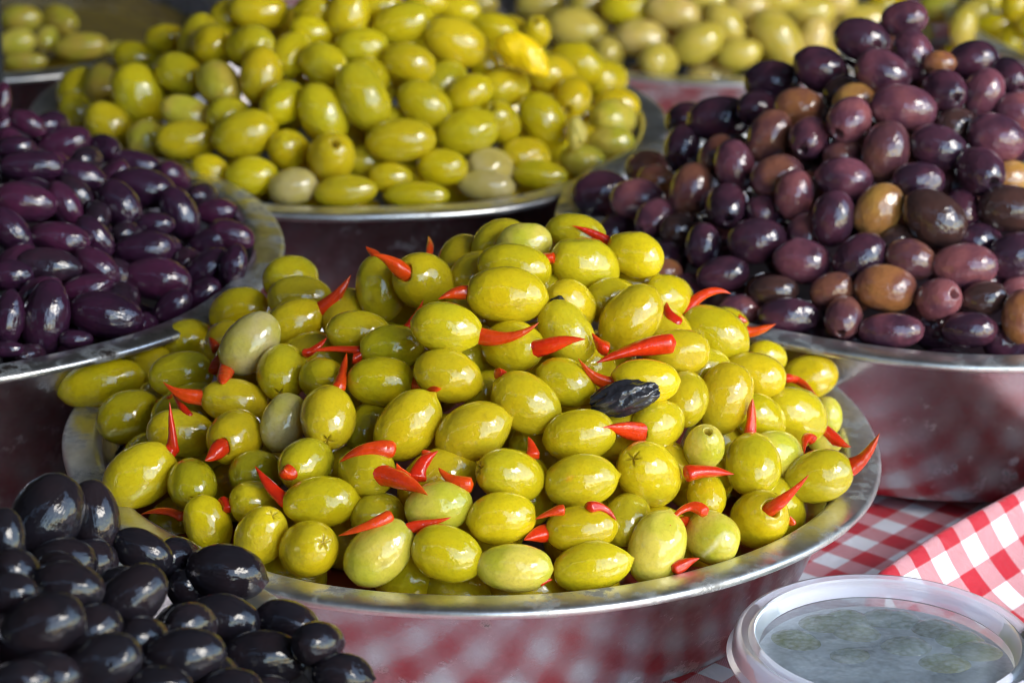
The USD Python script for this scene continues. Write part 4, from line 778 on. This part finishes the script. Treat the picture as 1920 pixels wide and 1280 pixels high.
WHERE = {'back': ('green heap behind', 62), 'right': ('plum-brown heap', 66), 'left': ('wrinkled purple heap', 58), 'corner': ('black heap', 70), 'beige': ('beige heap', 45), 'brined': ('brine bowl', 45), 'far': ('far yellow-green heap', 45)}
for key, rows in (('front', FRONT), ('back', BACK), ('right', RIGHT), ('left', LEFT), ('corner', CORNER), ('beige', BEIGE), ('brined', BRINED), ('far', FAR)):
    nm, skin, group, hidden, sg, rg, shape = STYLE[key]
    labels = {k: r[9] for k, r in enumerate(rows)} if key == 'front' else row_labels(rows, *WHERE[key])
    os_, fl = PILES[key]
    for k, o in enumerate(os_):
        if o['best'] < 1: continue
        row = o['row']; st = None
        if key == 'front' and row[8]:
            tx, ty, w, sag, near = row[8]
            tip0 = o['c'] + o['d'] * o['L']; depth = (tip0 - CAM) @ CF
            rd = ray(tx, ty); tip = CAM + rd * ((depth - near * .001) / (rd @ CF))
            base = o['c'] + o['d'] * o['L'] * 0.72; mouth = o['c'] + o['d'] * (o['L'] * 1.0)
            mid = (mouth + tip) / 2 - CU * (2.2 * sag * depth / FPX)
            if near >= 0:       # keep the pepper outside the neighbours it passes over
                own = w * depth / FPX * .6
                for nm_ in ('mid', 'tip'):
                    p_ = mid if nm_ == 'mid' else tip; q_ = project(p_); pd = pile_depth(q_[0], q_[1], o) - own; rr_ = ray(q_[0], q_[1])
                    if pd < (p_ - CAM) @ rr_: p_ = CAM + rr_ * max(pd, (p_ - CAM) @ rr_ - .035)
                    if nm_ == 'mid': mid = p_
                    else: tip = p_
            st = ([base, mouth + o['d'] * o['L'] * 0.12, mid, tip], min(1.02 * w * depth / FPX, o['R'] * .44))
        put_olive('stuffed_olive' if st else nm, o, skin, labels[k], group, stuffed=st, segs=sg, rings=rg, **shape)
    hp = np.array([o['pp'][:2] for o in os_]); lo, hi_ = np.maximum(hp.min(0), 0), np.minimum(hp.max(0), (1920, 1280)); usedl = set()
    for o in fl:
        if o['view'] < 4: continue
        pp = project(o['c']); tw = TONE_WORD[o['tone']]
        if key == 'front':
            lb = None
            for k in np.argsort(np.hypot(*(hp - pp[:2]).T))[:6]:
                dx, dy = pp[:2] - hp[k]; side = ('just right of' if dx > 0 else 'just left of') if abs(dx) > abs(dy) else ('just below' if dy > 0 else 'just above')
                ws = labels[int(k)].split(',')[0].split()[:9]
                while ws[-1] in ('a', 'an', 'the', 'its', 'of', 'from', 'with', 'at', 'on', 'in', 'to', 'by', 'and', 'that', 'behind', 'under', 'between', 'below', 'beside', 'mostly', 'there', 'right', 'left', 'one', 'dark', 'long', 'over'): ws.pop()
                lb = f"half-hidden olive {side} the {' '.join(ws)}"
                if lb not in usedl: break
            usedl.add(lb)
        else:
            u = (pp[:2] - lo) / (hi_ - lo + 1e-6); h = ['left', 'middle', 'right'][int(np.clip(u[0] * 3, 0, 2))]; v_ = ['top', 'centre', 'front'][int(np.clip(u[1] * 3, 0, 2))]
            lb = f"half-hidden {tw} olive in a gap at the {v_} {h} of the {WHERE[key][0]}"
        put_olive(nm, o, skin, lb, group, segs=24, rings=18, **shape)
# loose chillies: depth from the pile beneath
for k, (p0, p1, p2, w, near, label) in enumerate(LOOSE):
    depths = [on_mound('front', *p)[0] - .004 for p in (p0, p1, p2)]
    if near >= 0: depths = [max(min(a, pile_depth(*p) + .001), a - (.03 if near >= 3 else .014)) for a, p in zip(depths, (p0, p1, p2))]
    dm = sum(depths) / 3; wr = 1.0 * w * dm / FPX
    P = [CAM + ray(*p) * (0.5 * t + 0.5 * dm - near * .0006) for p, t in zip((p0, p1, p2), depths)]
    P[1] = 2 * P[1] - (P[0] + P[2]) / 2
    pepper(name_of('red_chilli'), P, wr, off=(0, 0, 0), seed=300 + k, blunt=True, label=label, category='chilli', group='loose chillies of the front pile')

# the wrinkled black olive, the crumb, the lemon pieces
def at(px, py, near): return CAM + ray(px, py) * (pile_depth(px, py) - near)
c = at(1173, 745, .006); dep = (c - CAM) @ CF
o = dict(c=c, d=math.cos(math.radians(14)) * CR + math.sin(math.radians(14)) * CU, L=66 * dep / FPX, R=33 * dep / FPX, kind='o', tone='bl', seed=41)
v, f, br = olive_mesh(o['L'], o['R'], 'o', 41, 64, 48, rough=0.05, egg=0.1)
n = meshkit.fbm(np.stack([v[:, 0] * 330, v[:, 1] * 330, v[:, 2] * 130], -1), 3, 4); ang = np.arctan2(v[:, 1], v[:, 0])
v = v * (1 - 0.30 * np.abs(n - 0.5)[:, None] * 1.6 + 0.06 * np.sin(ang * 7 + v[:, 2] * 300)[:, None])
w = o['d']; x = np.cross(w, CF); x /= np.linalg.norm(x); y = np.cross(w, x)
g = obj('dried_olive', (v @ np.array([x, y * 0.9, w]), f), 'shrivelled_skin', tint=np.tile([.012, .011, .013], (len(v), 1)), loc=c,
        label='wrinkled dried black olive lying on the right of the chilli-stuffed pile', category='olive')
UsdGeom.PrimvarsAPI(g).CreatePrimvar('grain', T.Vector3fArray, 'vertex').Set(Vt.Vec3fArray.FromNumpy(v.astype(np.float32)))
c = at(1048, 571, .0016); s = trimesh.creation.icosphere(3, 0.0030); s.vertices *= (0.7 + 0.7 * meshkit.fbm(s.vertices * 600, 3, 8))[:, None]
obj('crumb', s, 'crumb', loc=c, label='tiny dark crumb sitting on a green olive below the summit', category='crumb')
back = PILES['back'][0]
for px, py, sx, sy, ang, near, tn, lb in ((985, 102, 54, 30, -42, .010, (.92, .56, .004), 'bright yellow lemon wedge among the green olives at the back'), (1082, 248, 17, 30, 5, .012, (.66, .52, .12), 'pale yellow pickle strip at the right of the green olives behind')):
    d = ray(px, py); tt = min([(o['c'] - CAM) @ d for o in back if np.linalg.norm(np.cross(o['c'] - CAM, d)) < .02] + [on_mound('back', px, py)[0]]) - near
    m = trimesh.creation.box(extents=(1, 1, 1)); m = m.subdivide().subdivide().subdivide().subdivide(); v = np.array(m.vertices) * 2
    v = v / (np.abs(v) ** 2.8).sum(1, keepdims=True) ** (1 / 2.8); v = v * (0.80 + 0.7 * (meshkit.fbm(v * 1.3 + 3, 3, 6) - .3))[:, None]
    a = math.radians(ang); ex = math.cos(a) * CR + math.sin(a) * CU; ey = -math.sin(a) * CR + math.cos(a) * CU
    P = v[:, :1] * ex * sx * tt / FPX + v[:, 1:2] * ey * sy * tt / FPX + v[:, 2:] * CF * .008
    g = obj('lemon_piece', (P, np.array(m.faces)), 'lemon_flesh', tint=np.tile(tn, (len(v), 1)) * (0.8 + 0.4 * meshkit.fbm(v * 3, 2, 2))[:, None], loc=CAM + d * tt, label=lb, category='lemon')
    UsdGeom.PrimvarsAPI(g).CreatePrimvar('grain', T.Vector3fArray, 'vertex').Set(Vt.Vec3fArray.FromNumpy(P.astype(np.float32)))

# ------------------------------------------------------------------ the lidded plastic cup of olives
CC = np.array([.1318, .880]); CZ = .0455; CRD = .0528
t = thing('plastic_cup', (*CC, 0), label='clear plastic cup with a fogged lid, olives inside, on the gingham cloth', category='cup')
bz = 0.0045
obj('cup_wall', lathe([(.0005, bz), (.040, bz), (.0425, bz + .002), (CRD - .0045, CZ - .004), (CRD - .0052, CZ - .004), (.0418, bz + .0026), (.0395, bz + .0008), (.0005, bz + .0008)], 120), 'clear_plastic', t.GetPath(), smooth=40)
obj('lid_rim', lathe([(CRD - .0090, CZ - .0060), (CRD - .0078, CZ - .0006), (CRD - .0070, CZ + .0004), (CRD - .0060, CZ - .0002), (CRD - .0050, CZ - .0016), (CRD - .0040, CZ - .0010), (CRD - .0026, CZ - .0002), (CRD - .0012, CZ - .0006),
      (CRD, CZ - .0022), (CRD + .0004, CZ - .0070), (CRD + .0022, CZ - .0080), (CRD + .0020, CZ - .0090), (CRD - .0006, CZ - .0085), (CRD - .0010, CZ - .0030), (CRD - .0030, CZ - .0020), (CRD - .0052, CZ - .0030), (CRD - .0072, CZ - .0018), (CRD - .0086, CZ - .0066)], 160), 'clear_plastic', t.GetPath(), smooth=40)
lr = CRD - .0090
rr_ = np.linspace(0, lr, 26); aa = np.linspace(0, 2 * np.pi, 90, endpoint=False)
def lid_z(r, a): return CZ - .0064 + 0.0007 * (meshkit.noise(np.stack([r * np.cos(a) * 130, r * np.sin(a) * 130, 0 * r], -1), 3) - .5) * (1 - r / lr) - 0.0006 * ss(lr * .86, lr * .9, r) * (1 - ss(lr * .9, lr * .95, r))
RR, AA = np.meshgrid(rr_[1:], aa, indexing='ij'); top = np.stack([RR * np.cos(AA), RR * np.sin(AA), lid_z(RR, AA)], -1).reshape(-1, 3)
v = np.vstack([[[0, 0, CZ - .0064]], top]); f = [(0, 1 + k, 1 + (k + 1) % 90) for k in range(90)]
for i in range(24):
    for k in range(90): a0, b0 = 1 + i * 90 + k, 1 + i * 90 + (k + 1) % 90; f += [(a0, a0 + 90, b0 + 90), (a0, b0 + 90, b0)]
obj('lid_panel', (v, np.array(f)), 'fogged_plastic', t.GetPath(), smooth=True)
CUP = [(1498,1170,36,16,0,'pale green'),(1655,1168,31,18,0,'green'),(1490,1232,40,26,-35,'large pale green'),(1828,1162,38,14,-8,'grey-green'),(1695,1242,36,20,5,'beige-green'),(1850,1250,38,16,0,'green'),(1545,1145,32,10,0,'dull green'),(1700,1140,26,12,-10,'grey'),
       (1605,1212,20,12,0,'small'),(1860,1208,32,16,0,'dull'),(1760,1195,32,20,0,'sunken grey'),(1590,1265,36,22,20,'sunken green'),(1770,1275,38,22,0,'shaded green')]
for k, (px, py, a, b, ang, w) in enumerate(CUP):
    d = ray(px, py); R = .0070 + .0028 * a / 40; zt = CZ - .0068 - R - (0.0012 if w.startswith('sunken') else 0); tt = (zt - CAM[2]) / d[2]; P = CAM + d * tt
    q = P[:2] - CC; rmax = CRD - .0185
    if np.hypot(*q) > rmax: P[:2] = CC + q / np.hypot(*q) * rmax
    dd = math.cos(math.radians(ang)) * CR + math.sin(math.radians(ang)) * CF; dd[2] = 0; dd /= np.linalg.norm(dd)
    o = dict(c=P, d=dd, R=R, L=R * 1.25, kind='o', tone='d', seed=700 + k)
    TONES['d'] = ((.42, .46, .22), (.46, .46, .24), .5)
    put_olive('green_olive', o, 'green_skin', f'{w} olive under the fogged lid, {ORD[k]} counted inside the cup' if 0 else f'{w} olive blurred under the fogged lid of the plastic cup', 'olives inside the plastic cup', segs=24, rings=18)
aa_ = np.linspace(0, 2 * np.pi, 72, endpoint=False); br_ = CRD - .0085
obj('brine', (np.vstack([[[0, 0, 0]], np.stack([br_ * np.cos(aa_), br_ * np.sin(aa_), 0 * aa_], -1), np.stack([br_ * .93 * np.cos(aa_), br_ * .93 * np.sin(aa_), 0 * aa_ - .012], -1), [[0, 0, -.012]]]),
      np.array([(0, 1 + i, 1 + (i + 1) % 72) for i in range(72)] + [(1 + i, 73 + i, 73 + (i + 1) % 72) for i in range(72)] + [(1 + i, 73 + (i + 1) % 72, 1 + (i + 1) % 72) for i in range(72)] + [(145, 73 + (i + 1) % 72, 73 + i) for i in range(72)])),
    'cloudy_brine', smooth=30, loc=(*CC, CZ - .0100), label='cloudy brine inside the lidded plastic cup', category='brine', kind='stuff')
# the black post at the left edge
c = CAM + ray(-8, 150) * 1.42
pm = lathe([(.0005, 0), (.0042, 0), (.0052, .5), (.0005, .5)], 24)
obj('black_post', pm, 'black_paint', smooth=40, loc=(c[0] - .0005, c[1], -0.0), label='black upright post at the left edge before the brined olives', category='post')
